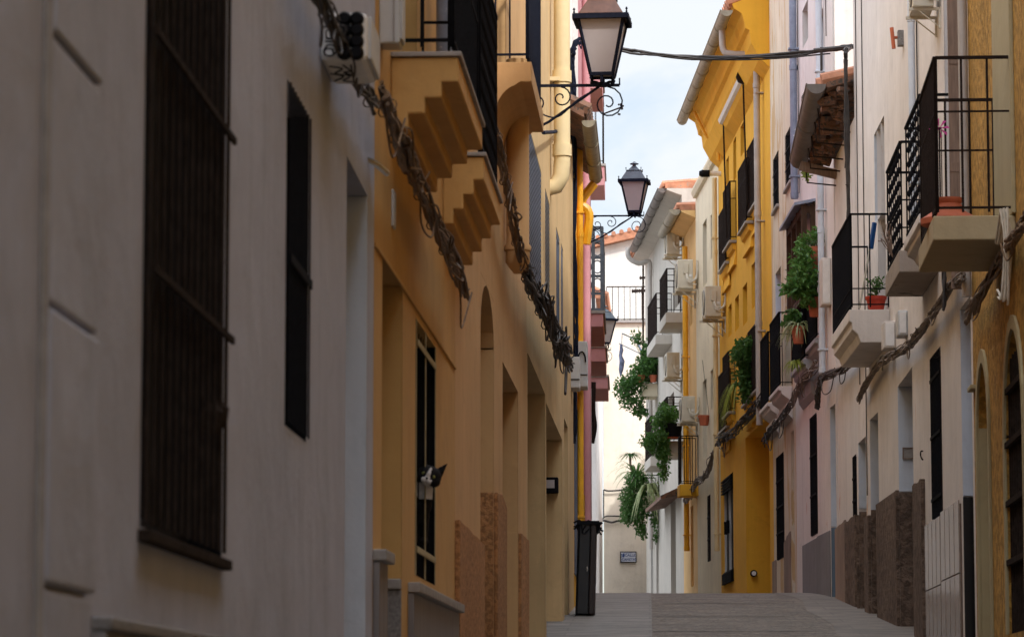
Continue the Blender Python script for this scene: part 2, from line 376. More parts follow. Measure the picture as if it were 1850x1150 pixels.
# ------------------------------------------------------------------ houses
def arch_pts(u0,u1,zs,zt,n=9,pointed=0):
    c=(u0+u1)/2; r=(u1-u0)/2; return [(c-r*math.cos(math.pi*i/n), zs+(zt-zs)*math.sin(math.pi*i/n)) for i in range(n+1)]
def hole(F,pn,pf,yt,yb=None,d=.2,kind='door',mat=None,arch=0,ym=None,**k):
    """an opening read off the photograph: near edge, far edge, head and foot at the far edge"""
    ym=ym or (min(yt,1150)+(yb or 1100))/2
    u0=F.u(pn,ym); u1=F.u(pf,ym); z1=F.z(pf,yt); z0=F.z(pf,yb) if yb else ground(F.Y(u0))-.25
    return dict(u0=u0,u1=u1,z0=z0,z1=z1,d=d,kind=kind,mat=mat,arch=arch,**k)
def grille(F,h,parent,mat=None,sp=.11,hs=(.33,.66),o=.01,r=.016,name='grille',bow=0):
    m=MB(); u0,u1,z0,z1=h['u0'],h['u1'],h['z0'],h['z1']; n=max(2,int((u1-u0)/sp))
    for i in range(n+1):
        u=u0+.02+(u1-u0-.04)*i/n; m.fbox(F,u-r/2,u+r/2,z0+.01,z1-.01,o-r*.2,o+r*.2)
    for t in hs: z=z0+(z1-z0)*t; m.fbox(F,u0,u1,z-.015,z+.015,o+r*.2+.001,o+r*.2+.006)
    return m.build(name,mat or P['iron'],parent)
def house(name,label,F,u0,u1,ztop,mat,holes=(),depth=6,cat='house',zb=None,roof=True,side_mat=None,gap=.003,group=None,overhang=.25,roof_mat=None,rise=1.3):
    u0+=gap;u1-=gap
    zb=zb if zb is not None else min(ground(F.Y(u0)),ground(F.Y(u1)))-.6
    base=F.p((u0+u1)/2,0,zb); t=thing(name,label,cat,tuple(base),group)
    m=MB(); us={u0,u1}; zs={zb,ztop}
    for h in holes:
        h['u0']=max(h['u0'],u0+.01);h['u1']=min(h['u1'],u1-.01);h['z0']=max(h['z0'],zb+.02); h['z1']=min(h['z1'],ztop-.05)
        us|={h['u0'],h['u1']}; zs|={h['z0'],h['z1']}
    us=sorted(us);zs=sorted(zs); idx={}; vs=[];fs=[]
    def V(i,j):
        if (i,j) not in idx: idx[i,j]=len(vs); vs.append(F.p(us[i],0,zs[j]))
        return idx[i,j]
    for i in range(len(us)-1):
        for j in range(len(zs)-1):
            cu=(us[i]+us[i+1])/2; cz=(zs[j]+zs[j+1])/2
            if any(h['u0']<cu<h['u1'] and h['z0']<cz<h['z1'] for h in holes): continue
            fs.append((V(i,j),V(i+1,j),V(i+1,j+1),V(i,j+1)))
    m.add(vs,fs)
    for h in holes:
        a,b,c,d_,d=h['u0'],h['u1'],h['z0'],h['z1'],h['d']
        m.add([F.p(a,0,c),F.p(a,0,d_),F.p(a,-d,d_),F.p(a,-d,c),F.p(b,0,c),F.p(b,0,d_),F.p(b,-d,d_),F.p(b,-d,c)],[(0,1,2,3),(4,7,6,5),(1,5,6,2),(0,3,7,4)])
        if h['arch']:
            zsp=d_-h['arch']; pts=arch_pts(a,b,zsp,d_-.002)
            k=len(pts)//2
            m.prism_o(F,[(a,zsp)]+[(a,d_-.001)]+[(pts[k][0],d_-.001)]+pts[:k+1][::-1][:-1],-d+.002,0)
            m.prism_o(F,[(b,zsp)]+[(b,d_-.001)]+[(pts[k][0],d_-.001)]+pts[k:][:-1],-d+.002,0)
    # sides, back
    m.add([F.p(u0,0,zb),F.p(u0,0,ztop),F.p(u0,-depth,ztop),F.p(u0,-depth,zb),F.p(u1,0,zb),F.p(u1,0,ztop),F.p(u1,-depth,ztop),F.p(u1,-depth,zb)],[(0,1,2,3),(4,7,6,5),(2,6,7,3)])
    m.build('wall',mat,t,recalc=False)
    if roof:
        r=MB(); oh=overhang
        prof=[(oh,ztop+.0),(oh,ztop+.10),(-depth/2,ztop+rise),(-depth-.2,ztop+.10),(-depth-.2,ztop)]
        r.prism_u(F,prof,u0,u1)
        if oh>.3: ev=MB(); ev.prism_u(F,[(.0,ztop-.16),(.0,ztop-.003),(oh-.03,ztop-.003),(oh-.03,ztop-.04)],u0,u1); ev.build('eave',mat,t)
        # rows of clay tiles along the eave
        n=int((u1-u0)/.22)
        for i in range(n):
            u=u0+(i+.5)*(u1-u0)/n
            r.tube([F.p(u,oh+.06,ztop+.10),F.p(u,-depth/2,ztop+rise+.04)],.075,6)
        r.build('roof',roof_mat or P['tile'],t)
    for h in holes: opening(F,h,t)
    return t
def opening(F,h,t):
    u0,u1,z0,z1,d,k=h['u0'],h['u1'],h['z0'],h['z1'],h['d'],h['kind']
    e=.02
    if k=='door':
        m=MB(); m.fbox(F,u0-e,u1+e,z0-e,z1+e,-d-.06,-d+.001); 
        w=u1-u0
        for a,b in ((.1,.45),(.55,.9)):
            for c,dd in ((.08,.45),(.52,.92)):
                m.fbox(F,u0+w*a,u0+w*b,z0+(z1-z0)*c,z0+(z1-z0)*dd,-d+.002,-d+.02)
        door=m.build('door',h['mat'] or P['wood'],t)
        hn=MB(); hn.tube([F.p(u0+w*.5,-d+.02,z0+(z1-z0)*.45),F.p(u0+w*.5,-d+.07,z0+(z1-z0)*.45),F.p(u0+w*.6,-d+.07,z0+(z1-z0)*.45)],.012)
        hn.build('handle',P['metal'],door)
    elif k=='arch':          # passage blocked by a plain door
        m=MB(); m.fbox(F,u0-e,u1+e,z0-e,z1+e,-d-.06,-d+.001); m.build('door',h['mat'] or P['wood'],t)
    elif k in('window','grille','french'):
        m=MB(); w=.055
        for a,b,c,dd in((u0,u0+w,z0,z1),(u1-w,u1,z0,z1),(u0+w,u1-w,z0,z0+w),(u0+w,u1-w,z1-w,z1),((u0+u1)/2-w/2,(u0+u1)/2+w/2,z0+w,z1-w)):
            m.fbox(F,a,b,c,dd,-d+.01,-d+.05)
        fr=m.build('window',h['mat'] or P['wood'],t)
        g=MB(); g.fbox(F,u0-e,u1+e,z0-e,z1+e,-d-.02,-d+.005); g.build('pane',P['glass'],fr)
        if k=='grille': grille(F,h,fr,**h.get('g',{}))
        if k=='grille' or h.get('shade_reveal'): jamb(F,h,fr,P['iron'],name='reveal_shade')  # near-black sheet paints the shade of the dark interior onto the far reveal
        if h.get('sill'):
            s=MB(); s.fbox(F,u0-.05,u1+.05,z0-.05,z0-.002,-.02,.05); s.build('sill',h['sill'],fr,bevel=.006)
    elif k=='shutter':
        m=MB(); n=int((z1-z0)/.05)
        m.fbox(F,u0-e,u1+e,z0-e,z1+e,-d-.05,-d)
        for i in range(n): z=z0+(i+.5)*(z1-z0)/n; m.prism_u(F,[(-d+.001,z-.022),(-d+.014,z-.016),(-d+.014,z+.010),(-d+.001,z+.018)],u0,u1)
        m.build('shutter',h['mat'] or P['shutter'],t)
def jamb(F,h,t,mat,z0=None,z1=None,th=.012,name='jamb',d=None,o=0):
    """facing laid on the far reveal of an opening (the side seen from down the street)"""
    m=MB(); m.fbox(F,h['u1']-th,h['u1']-.001,z0 if z0 is not None else h['z0']+.002,z1 if z1 is not None else h['z1']-.002,-(d or h['d'])+.003,o+.0)
    return m.build(name,mat,t)
def near(F,px,py): return F.hit(px,py)
def bal_px(F,pw,a,b,wx=.5):
    """near end at the wall px pw, near outer top corner a, far outer top corner b -> u0,u1,o,z"""
    u0=F.u(pw,a[1]); o,z=F.cross(u0,*a)
    ux=F.hit(b[0],b[1],o)[0]; r=ray(*b); q=r*(z/r.z); uz=(q-F.O).dot(F.d)
    u1=ux*wx+uz*(1-wx); u1=max(u1,u0+.5)
    return u0,u1,o,z
def railing(F,u0,u1,o,z0,z1,parent,mat=None,sp=.11,bw=.014,mids=(),near_sp=None,near_end=True,far_end=True,rs='plain',lift=.03,name='railing'):
    m=MB(); z0+=lift
    def run(a,b,sp,fancy):                      # a,b = (u,o)
        d=math.hypot(b[0]-a[0],b[1]-a[1]); n=max(1,round(d/sp))
        for i in range(n+1):
            t=i/n; u=a[0]+(b[0]-a[0])*t; oo=a[1]+(b[1]-a[1])*t
            w=bw*(1.7 if i in(0,n) else 1)
            m.fbox(F,u-w/2,u+w/2,z0,z1,oo-w/2,oo+w/2)
            if fancy and 0<i<n:
                for k in range(int((z1-z0)/.13)):
                    zz=z0+.1+k*.13; m.lathe(F.p(u,oo,zz),[(.004,-.035),(.017,-.012),(.017,.012),(.004,.035)],6)
        for z,w in [(z1,.02),(z0+.03,.014)]+[(z0+(z1-z0)*q,.012) for q in mids]:
            m.bar(F.p(a[0],a[1],z),F.p(b[0],b[1],z),w*1.6,w)
    f=rs=='fancy'
    run((u0,o),(u1,o),sp,f)
    if near_end: run((u0,.0),(u0,o),near_sp or .15,f)
    if far_end: run((u1,.0),(u1,o),near_sp or .15,False)
    return m.build(name,mat or P['iron'],parent)
def balcony(t,F,u0,u1,o,z,th,mat,style='slab',rail=None,steps=3,name='balcony',rail_h=1.0,cmat=None,label=None,**rk):
    m=MB()
    if style=='slab': prof=[(0,z-th),(0,z),(o,z),(o,z-th)]
    elif style=='taper': prof=[(0,z-th*1.5),(0,z),(o,z),(o,z-th)]
    elif style=='steps':         # plate carried on inverted steps
        prof=[(0,z),(o,z),(o,z-th)]; w=o*.29; zz=z-th
        for i in range(steps):
            prof+=[(o-w*(i+1)*.85,zz)]; zz-=th*.62; prof+=[(o-w*(i+1)*.85,zz)]
        prof+=[(0,zz)]
    elif style=='mould':         # moulded corbel table
        prof=[(0,z),(o,z),(o,z-th*.35),(o-.03,z-th*.4),(o-.03,z-th*.6),(o-.09,z-th*.75),(o-.12,z-th),(0,z-th)]
    elif style=='deep':
        prof=[(0,z),(o,z),(o,z-th*.3),(o-.04,z-th*.35),(o-.05,z-th*.6),(o-.16,z-th),(o-.2,z-th*1.25),(o*.45,z-th*1.35),(o*.35,z-th*2.1),(.0,z-th*2.5)]
    elif style=='cove':
        n=8; prof=[(0,z),(o,z),(o,z-th)]+[(o-.08,z-th-.0)]+[((o-.08)*(1-math.sin(math.pi/2*i/n))*1.0,z-th-.02-.75*o*(1-math.cos(math.pi/2*i/n))*1.3) for i in range(1,n+1)]
    m.prism_u(F,prof,u0,u1)
    b=m.build(name,mat,t,bevel=.008 if style!='cove' else 0,label=label)
    if style in('slab','deep','steps','taper') and cmat:
        c=MB(); c.fbox(F,u0-.015,u1+.015,z+.002,z+.024,0,o+.015); c.build('ledge',cmat,b,bevel=.004); z+=.024
    if rail is not False: railing(F,u0+.03,u1-.03,o-.03,z,z+rail_h,b,rail,**rk)
    return b
def corbel(F,t,u0,u1,o,z1,z0,mat,name='corbel'):
    m=MB(); m.prism_u(F,[(0,z1),(o,z1),(o,z1-(z1-z0)*.55),(o*.35,z0),(0,z0)],u0,u1); return m.build(name,mat,t,bevel=.006)
def pipe(F,t,px,y0,y1,r,mat,off=.07,name='drainpipe',top=None,n=10,foot=True):
    """wall-hung downpipe at pixel column px from y0 (top) down to y1, with sockets and brackets"""
    ym=(y0+y1)/2; u=F.hit(px,ym,r+off*.4)[0]; za=F.z(px,y0); zb=F.z(px,y1); m=MB()
    pts=[F.p(u,r+off*.4,zb),F.p(u,r+off*.4,za)]
    if top: pts+= [F.p(u,r+off*.4+.02,za+.05)]+[F.p(*q) for q in top]
    m.tube(pts,r,n)
    z=zb+.02
    while z<za: m.tube([F.p(u,r+off*.4,z),F.p(u,r+off*.4,z+.07)],r*1.14,n); m.fbox(F,u-r*1.3,u+r*1.3,z+.3,z+.325,0,r*2.3+off*.4); z+=1.9
    return m.build(name,mat,t,smooth=True)
def gutter(F,t,u0,u1,o,z,r,mat,dz=0,name='gutter'):
    m=MB(); n=10; vs=[];fs=[]
    k=max(2,int((u1-u0)/1.2))
    def ring(u,zz,rr): return [F.p(u,o+rr*math.cos(math.pi+math.pi*i/n),zz+rr*math.sin(math.pi+math.pi*i/n)) for i in range(n+1)]
    for j in range(k+1):
        u=u0+(u1-u0)*j/k; zz=z+dz*j/k; vs+=ring(u,zz,r)+ring(u,zz,r-.008)[::-1]
    q=2*(n+1)
    for j in range(k):
        for i in range(q): fs.append((j*q+i,j*q+(i+1)%q,(j+1)*q+(i+1)%q,(j+1)*q+i))
    m.add(vs,fs)
    # end stop at the near end, joint collars and bead
    m.add([F.p(u0,o,z)]+ring(u0,z,r),[(0,)+tuple(range(1,n+2))])
    for j in range(1,k): 
        u=u0+(u1-u0)*j/k; m.tube([F.p(u,o+(r+.006)*math.cos(math.pi+math.pi*i/n),z+dz*j/k+(r+.006)*math.sin(math.pi+math.pi*i/n)) for i in range(n+1)],.008,5)
    m.tube([F.p(u0,o+r,z),F.p(u1,o+r,z+dz)],.012,6)
    return m.build(name,mat,t,smooth=True,recalc=False)
def dado(F,t,pts,mat,o=.03,name='dado',wob=0):
    """rendered foot of the wall: pts = top edge pixels, near to far; reaches below the ground"""
    top=[F.hit(x,y) for x,y in pts]; u0,u1=top[0][0],top[-1][0]; zb=min(ground(F.Y(u0)),ground(F.Y(u1)))-.4
    if wob:
        q=[];
        for (a,za),(b,zb_) in zip(top,top[1:]):
            for i in range(6): s=i/6; q.append((a+(b-a)*s,za+(zb_-za)*s+random.uniform(-wob,wob)))
        top=q+[top[-1]]
    prof=top+[(u1,zb),(u0,zb)]
    m=MB(); m.prism_o(F,prof,.0,o); return m.build(name,mat,t,bevel=.01 if not wob else .006)
def cables(name,label,pts,n,r,mat,spread=.06,group=None,clumps=0,seg=6,ties=True,curl=0,cat='cable bundle',rmat=None,twist=1.0):
    pts=[Vector(p) for p in pts]; path=smoothpath(pts,seg); t=None; m=MB()
    for s in range(n):
        ph=random.uniform(0,6.28); rr=random.uniform(.35,1)*spread; a=[]
        off=Vector((0,0,0))
        for i,p in enumerate(path):
            tg=(path[min(i+1,len(path)-1)]-path[max(i-1,0)]).normalized(); x=tg.orthogonal().normalized(); x=(Vector((0,0,1))-tg*tg.z).normalized() if abs(tg.z)<.98 else x; y=tg.cross(x)
            w=ph+twist*i*.22*(1 if s%2 else -1); j=.16*spread
            a.append(p+x*(math.sin(w)*rr+random.uniform(-j,j))+y*(math.cos(w)*rr*.5+random.uniform(-j,j)*.4))
        m.tube(smoothpath(a,2),r*random.uniform(.7,1.35),5)
    if ties:
        for i in range(2,len(path)-1,4):
            p=path[i]; tg=(path[i+1]-path[i-1]).normalized(); x=tg.orthogonal().normalized(); y=tg.cross(x)
            a=p+tg*random.uniform(-.05,.05); m.tube([a+x*spread*.72*math.cos(q)+y*spread*.45*math.sin(q) for q in (0,.6,1.2,1.8,2.4,3.,3.6,4.2,4.8,5.4,6.1)],r*.45,4)
    for i in range(clumps*2):
        i0=random.randrange(0,max(1,len(path)-5)); i1=min(len(path)-1,i0+random.randint(2,5)); a,b=path[i0],path[i1]; sx=1 if a.x<.3 else -1
        j=lambda k:Vector((sx*abs(random.gauss(0,spread*.4)),random.gauss(0,spread*.3),random.gauss(0,spread*k)))
        sag=Vector((0,0,-abs(random.gauss(0,spread*1.6)))) if random.random()<.6 else Vector((0,0,spread*random.random()))
        m.tube(smoothpath([a+j(.4),a*.7+b*.3+sag*.8+j(.2),a*.3+b*.7+sag+j(.2),b+j(.4)],5),r*.6,5)
    o=m.build(name,mat,None,smooth=True,recalc=False)
    tag(o,label,cat,group); return o
def wall_path(F,px,o=.08):
    return [F.p(F.hit(x,y,o)[0],o,F.hit(x,y,o)[1]) for x,y in px]
# ------------------------------------------------------------------ left side: grey house
h1=hole(L1,258,405,-170,1012,.14,'grille',ym=500,g=dict(sp=.115,hs=(),mat=P['iron_rust'],r=.02),mat=P['black'])
h1['z0']=L1.z(258,947)*.5+L1.z(400,1010)*.5; h1['z1']=h1['z0']+1.95
h2=hole(L1,516,555,208,800,.14,'grille',g=dict(sp=.08,hs=(.48,),mat=P['iron'],r=.014),mat=P['black'])
h3=hole(L1,625,663,352,None,.24,'door',ym=600,mat=P['wood'])
grey=house('grey_house','grey plastered house nearest on the left, with a tall black window grille',L1,-13,L1.u(675,600),5.6,P['grey'],[h1,h2,h3],roof_mat=P['tile'])
gf=[c for c in grey.children if c.name.startswith('window')][0]
for py in (50,485):                            # the two flat crossbars and the iron foot rail of the big grille
    z=L1.z(260,py); m=MB(); m.fbox(L1,h1['u0']-.01,h1['u1']+.01,z-.009,z+.009,.020,.030); m.build('crossbar',P['iron_rust'],gf)
m=MB(); m.fbox(L1,h1['u0']-.03,h1['u1']+.02,h1['z0']-.035,h1['z0']-.008,-.01,.028); m.build('sill',P['iron_rust'],gf,bevel=.004)
for s in (0,1):
    m=MB(); b=h1['u0']+(h1['u1']-h1['u0'])*(.93 if s else .86); m.lathe(L1.p(b,.0,h1['z0']+.35+s*.02),[(.01,-.04),(.025,-.02),(.03,.02),(.01,.04)],10); m.build('latch',P['iron_rust'],gf)
jamb(L1,h3,grey,P['jamb_white'])
m=MB(); a,b=L1.u(72,600),L1.u(160,600); zz=[-1.8,L1.z(110,1068),L1.z(110,575),L1.z(110,95),L1.z(110,95)+.55]
for i in range(len(zz)-1): m.fbox(L1,a,b,zz[i]+.006,zz[i+1]-.006,-.01,.018+.004*(i%2))
m.fbox(L1,a+.005,b-.005,zz[-1]+.004,5.5,-.01,.014)
m.build('quoin',P['grey_rough'],grey,bevel=.006)
m=MB(); m.tube([L1.p(a-.015,.006,-1.8),L1.p(a-.012,.008,3),L1.p(a-.015,.006,5.5)],.012,6); m.build('plaster_bead',P['ledge'],grey)
m=MB(); u=L1.u(148,1120); v=L1.u(420,1160); zt=L1.z(148,1112); m.fbox(L1,u,v,-2,zt-.03,0,.05); m.build('plinth',P['stone'],grey,bevel=.004)
m=MB(); m.fbox(L1,u-.0,v,zt-.028,zt,0,.062); m.build('plinth_cap',P['stone'],grey,bevel=.006)
# thin zinc spout near the far corner
m=MB(); u=L1.u(664,285); z=L1.z(664,285); m.tube([L1.p(u,-.02,z),L1.p(u+.1,.03,z-.01),L1.p(u+.28,.06,z-.02)],.014,8); m.build('spout',P['metal'],grey,smooth=True)
# ------------------------------------------------------------------ ochre house
uA,uB,uC,uS,uD=0,L2.u(822,600),L2.u(951,600),L2.u(1018.5,400),L2.u(1036,600)
q1=hole(L2,690,727,515,None,.24,'door',ym=700)
q2=hole(L2,750,786,643,1058,.16,'grille',ym=820,mat=P['black'],g=dict(sp=.14,hs=(),mat=P['iron'],r=.012,o=-.03,name='inner_bars'))
q2['z1']=L2.z(768,600); q2['z0']=L2.z(768,1047)
# upstairs balcony door openings
def upw(F,pn,pf,z0,z1,kind='french',**k): return dict(u0=F.u(pn,60),u1=F.u(pf,60),z0=z0,z1=z1,d=.18,kind=kind,mat=k.get('mat'),arch=0)
lb1=bal_px(L2,706,(828,103),(860,262)); 
q3=dict(u0=lb1[0]+.5,u1=lb1[0]+1.5,z0=lb1[3]+.05,z1=lb1[3]+2.2,d=.18,kind='french',mat=P['wood'],arch=0)
ochre=house('ochre_house','ochre house beside the grey one, with a barred window where a cat looks out',L2,uA,uB,7.2,P['ochre'],[q1,q2,q3])
z_g1=L2.z(700,448)
m=MB(); ga=L2.hit(681,414); gb=L2.hit(822,692)
m.fbox(L2,.01,uB-.01,(ga[1]+gb[1])/2-.008,(ga[1]+gb[1])/2+.010,0,.010); m.build('string_course',P['ochre'],ochre)
# beige iron grille of the cat's window
fr=[c for c in ochre.children if c.name.startswith('window')][0]
m=MB(); um=L2.u(768,700)
for u,w in((q2['u0']+.02,.02),(um,.035),(q2['u1']-.02,.02)): m.fbox(L2,u-w/2,u+w/2,q2['z0'],q2['z1'],.0,.005)
for y in(640,1002): z=L2.z(768,y); m.fbox(L2,q2['u0']+.04,q2['u1']-.04,z-.016,z+.016,.006,.010)
n=9
for i in range(1,n):
    u=q2['u0']+(q2['u1']-q2['u0'])*i/n
    pass
m.build('grille',P['olive'],fr)
# plinth with a pale ledge; it returns along the doorway reveal
pz=lambda x,y: L2.hit(x,y)
def plinth(ua,ub,z,o=.03,d0=0,matp='marble',parent=ochre):
    m=MB(); m.fbox(L2,ua,ub,-2.2,z-.05,d0,o); m.build('plinth',P[matp],parent,bevel=.004)
    m=MB(); m.fbox(L2,ua-.01,ub+.01,z-.048,z,d0,o+.03); m.build('ledge',P['ledge'],parent,bevel=.006)
zl=(L2.z(738,1040)+L2.z(828,1104))/2
plinth(L2.u(737,1060),uB-.02,zl)
plinth(.01,q1['u0']-.005,L2.z(690,1000))
m=MB(); m.fbox(L2,q1['u1']-.045,q1['u1']-.002,-2.2,zl-.05,-.235,.0); m.build('plinth',P['stone'],ochre,bevel=.004,label='speckled granite plinth facing the doorway')
m=MB(); m.fbox(L2,q1['u1']-.065,q1['u1']-.002,zl-.048,zl,-.236,-.0); m.build('ledge',P['ledge'],ochre,bevel=.006)
m=MB(); u=L2.u(709,350); m.fbox(L2,u-.06,u+.06,L2.z(709,412),L2.z(709,345),0,.012); m.build('conduit_cover',P['plastic_g'],ochre,bevel=.004)
lz1=balcony(ochre,L2,lb1[0],lb1[1],lb1[2],lb1[3],.30,P['ochre'],'steps',P['iron_b'],3,rail_h=1.05,cmat=P['ledge'],style_='x') if 0 else None
b1=balcony(ochre,L2,lb1[0],lb1[1],lb1[2],lb1[3],.115,P['ochre'],'steps',None,3,cmat=P['ledge'],rail_h=1.1,sp=.07,near_sp=.14,mids=(.45,.6),rs='plain',label='nearer stepped balcony of the ochre house')
lb2=bal_px(L2,800,(874,283),(896,390))
# ------------------------------------------------------------------ apricot house
r1=hole(L2,868,892,632,None,.30,'arch',ym=800,arch=.0,mat=P['wood'])
r1['z1']=L2.z(880,517); r1['arch']=.34
r2=hole(L2,908,936,708,None,.30,'door',ym=850)
lb3=bal_px(L2,893,(960,112),(978,222))
r3=dict(u0=lb3[0]+.4,u1=lb3[0]+1.6,z0=lb3[3]+.05,z1=lb3[3]+2.3,d=.18,kind='french',mat=P['wood'],arch=0)
apri=house('apricot_house','apricot house with an arched doorway and coarse brown-orange dado',L2,uB,uC,8.0,P['apricot'],[r1,r2,r3])
b2=balcony(apri,L2,lb2[0],lb2[1],lb2[2],lb2[3],.13,P['ochre'],'steps',None,3,cmat=P['ledge'],rail_h=1.1,sp=.07,near_sp=.12,mids=(.5,),rs='fancy',label='stepped balcony with ornate black ironwork')
b3=balcony(apri,L2,lb3[0],lb3[1],lb3[2],lb3[3],.14,P['apricot'],'cove',P['iron_blue'],rail_h=1.1,sp=.08,near_sp=.25,label='balcony on a curved brown corbel')
dado(L2,apri,[(822,937),(868,983)],P['apricot_rough'],.03,wob=.01)
z=L2.z(868,983); zj=L2.z(905,888+35)
m=MB(); m.fbox(L2,r1['u1']-.03,r1['u1']-.001,-2,L2.z(892,889),-.29,.0); m.build('dado',P['apricot_rough'],apri,bevel=.01)
dado(L2,apri,[(892.3,889),(901,892),(909,915)],P['apricot_rough'],.03)
dado(L2,apri,[(936.5,961),(951,975)],P['apricot_rough'],.025,wob=.008)
m=MB(); m.fbox(L2,r2['u1']-.012,r2['u1']-.001,-2,L2.z(936,961),-.29,.0); m.build('dado',P['apricot'],apri,label='smooth darker orange dado of the doorway reveal')
# fat orange soil pipe with a stepped collar ending above the doors
u=L2.u(911,450); m=MB(); z0=L2.z(911,494); z1=L2.z(911,348)+1.0
m.lathe(L2.p(u,.10,0),[(.03,z0),(.075,z0+.06),(.09,z0+.08),(.09,z0+.16),(.10,z0+.17),(.10,z0+.20),(.085,z0+.22),(.085,z1)],14); m.build('soil_pipe',P['apricot'],apri,smooth=True)
u=L2.u(941,300); m=MB(); m.tube([L2.p(u,.02,L2.z(941,420)),L2.p(u,.02,L2.z(941,238))],.008,5); m.tube([L2.p(u+.04,.02,L2.z(941,400)),L2.p(u+.04,.02,L2.z(941,230))],.006,5)
m.fbox(L2,u-.04,u+.08,L2.z(941,278)-.02,L2.z(941,278)+.02,0,.05); m.fbox(L2,u-.04,u+.08,L2.z(941,370)-.02,L2.z(941,370)+.02,0,.05); m.build('conduit',P['iron_b'],apri)
# ------------------------------------------------------------------ sand coloured house
s1=hole(L2,953,985,712,None,.35,'door',ym=900)
s2=hole(L2,987,1016,795,None,.35,'door',ym=950,mat=P['wood_l'])
s3=hole(L2,1019.5,1026,772,None,.3,'arch',ym=950)
s4=hole(L2,951.5,978,300,560,.016,'shutter',ym=420,mat=P['shutter_blue']); s4['z1']=L2.z(965,262); s4['z0']=L2.z(965,515)
s5=hole(L2,985,993,400,590,.016,'shutter',ym=480,mat=P['shutter']); s5['z1']=L2.z(989,355); s5['z0']=L2.z(989,590)
s6=hole(L2,1005,1011,0,0,.055,'window',ym=500,mat=P['shutter_blue']); s6['z1']=L2.z(1009,425); s6['z0']=L2.z(1009,600)
s7=hole(L2,1013.8,1017.3,0,0,.055,'window',ym=500,mat=P['shutter_blue']); s7['z1']=L2.z(1018,455); s7['z0']=L2.z(1018,610)
sand=house('sand_house','sand coloured house with a blue-grey roller shutter behind the street lamp',L2,uC,uS,9.8,P['sand'],[s1,s2,s4,s5,s6,s7])
lowsand=house('low_sand_house','low sand coloured corner house under an old tiled eave, past the shutter',L2,uS,uD,6.9,P['sand'],[s3],roof=False)
u=L2.u(994,200); z=L2.z(994,335); m=MB(); m.tube([L2.p(u,-.06,z-.03),L2.p(u,.06,z+.0),L2.p(u,.11,z+.10),L2.p(u,.12,z+.25)],.085,12)
m.tube([L2.p(u,.12,z+.24),L2.p(u,.12,9.7)],.085,12); m.tube([L2.p(u,.12,z+.3),L2.p(u,.12,z+.42)],.10,12); zz=L2.z(994,150); m.tube([L2.p(u,.12,zz),L2.p(u,.12,zz+.12)],.10,12)
m.fbox(L2,u-.13,u+.13,zz+.0,zz+.04,0,.10); m.build('drainpipe',P['pipe_cream'],sand,smooth=True)
for px,y in((1009,290),(1004,125)): 
    u,z=L2.hit(px,y); m=MB(); m.fbox(L2,u-.5,u+.5,z-.06,z,0,.10); m.build('sill',P['ledge'],sand,bevel=.005)
lb=thing('wall_light_box','small dark box light fixed inside the sand house doorway','wall light',tuple(L2.p(s2['u1']-.02,-.12,L2.z(995,852))))
m=MB(); u=s2['u1']; z0=L2.z(995,852); m.fbox(L2,u-.16,u-.001,z0,z0+.17,-.28,-.04); m.build('housing',P['iron'],lb,bevel=.01)
m=MB(); m.fbox(L2,u-.165,u-.161,z0+.05,z0+.14,-.25,-.08); m.build('lens',P['frost'],lb)
# ------------------------------------------------------------------ narrow yellow house, pink house beyond
uE=L3.u(1049,600); pk=L3.p(uE,0,0)
yl=house('narrow_yellow_house','narrow yellow house squeezed between the sand and pink houses on the left',L3,0,uE,6.9,P['yellow'],[],roof=False)
pipe(L3,yl,1048.5,338,1000,.040,P['yellow_pipe'])
dado(L3,yl,[(1043,893),(1057,893)],P['yellow_rough'],.03)
m=MB(); u=L3.u(1040,880); m.fbox(L3,max(.02,L3.u(1037.2,900)),L3.u(1042,900),L3.z(1040,1040),L3.z(1040,745),0,.03); m.build('shop_shutter',P['shutter_blue'],yl)
# its overhanging eave with old tiles and gutter
zE=L3.z(1045,300); 
gE=L3.cross(.3,1071,205); zg=gE[1]; og=.20; zg=.178*39*1.0
m=MB(); m.prism_u(L3,[(-3,zg+1.6),(og-.02,zg+.10),(og-.02,zg+.02),(0,zg+.12),(-3,zg+1.3)],-2.0,2.35)
uW=-2.0
for i in range(20):
    u=uW+.1+i*(2.35-uW-.2)/20; m.tube([L3.p(u,og+.04,zg+.12),L3.p(u,-3,zg+1.66)],.085,6)
m.build('roof',P['tile_d'],yl)
gutter(L3,yl,-1.9,2.4,og+.03,zg,.083,P['zinc'])
u=2.2; m=MB(); m.tube(smoothpath([L3.p(u,og+.02,zg-.1),L3.p(u,og-.15,zg-.35),L3.p(u,.15,zg-.5),L3.p(u,.11,zg-.9)],4),.06,8); m.build('drainpipe',P['yellow_pipe'],yl,smooth=True)
m=MB(); m.fbox(L3,.4,3.3,6.5,12.5,-5,-.012); wt=thing('tall_white_house','tall sunlit white house rising above the low tiled eave on the left','house',tuple(L3.p(3,0,6.4))); m.build('wall',P['white'],wt)
L4=Face(1067,600,51.5,1190,'L'); L4.O=L3.p(uE,0,0)
up=L3.u(1068,600)-uE
pinkc=house('pink_house','pink house with box balconies stacked over the street',L4,0,max(up,1.5),11.2,P['pink'],[],roof=True,overhang=.1)
m=MB(); zz=ground(50); 
u=L4.hit(1061,500,.07)[0]; m.tube([L4.p(u,.06,zz),L4.p(u,.06,11)],.055,12)
m.build('drainpipe',P['pink'],pinkc,smooth=True)
L5=Face(1068,600,58,1140,'L'); L5.O=Vector((-1.45,L4.p(max(up,1.5),0,0).y+.01,0)); 
u5=lambda Y:(Y-L5.O.y)/L5.d.y
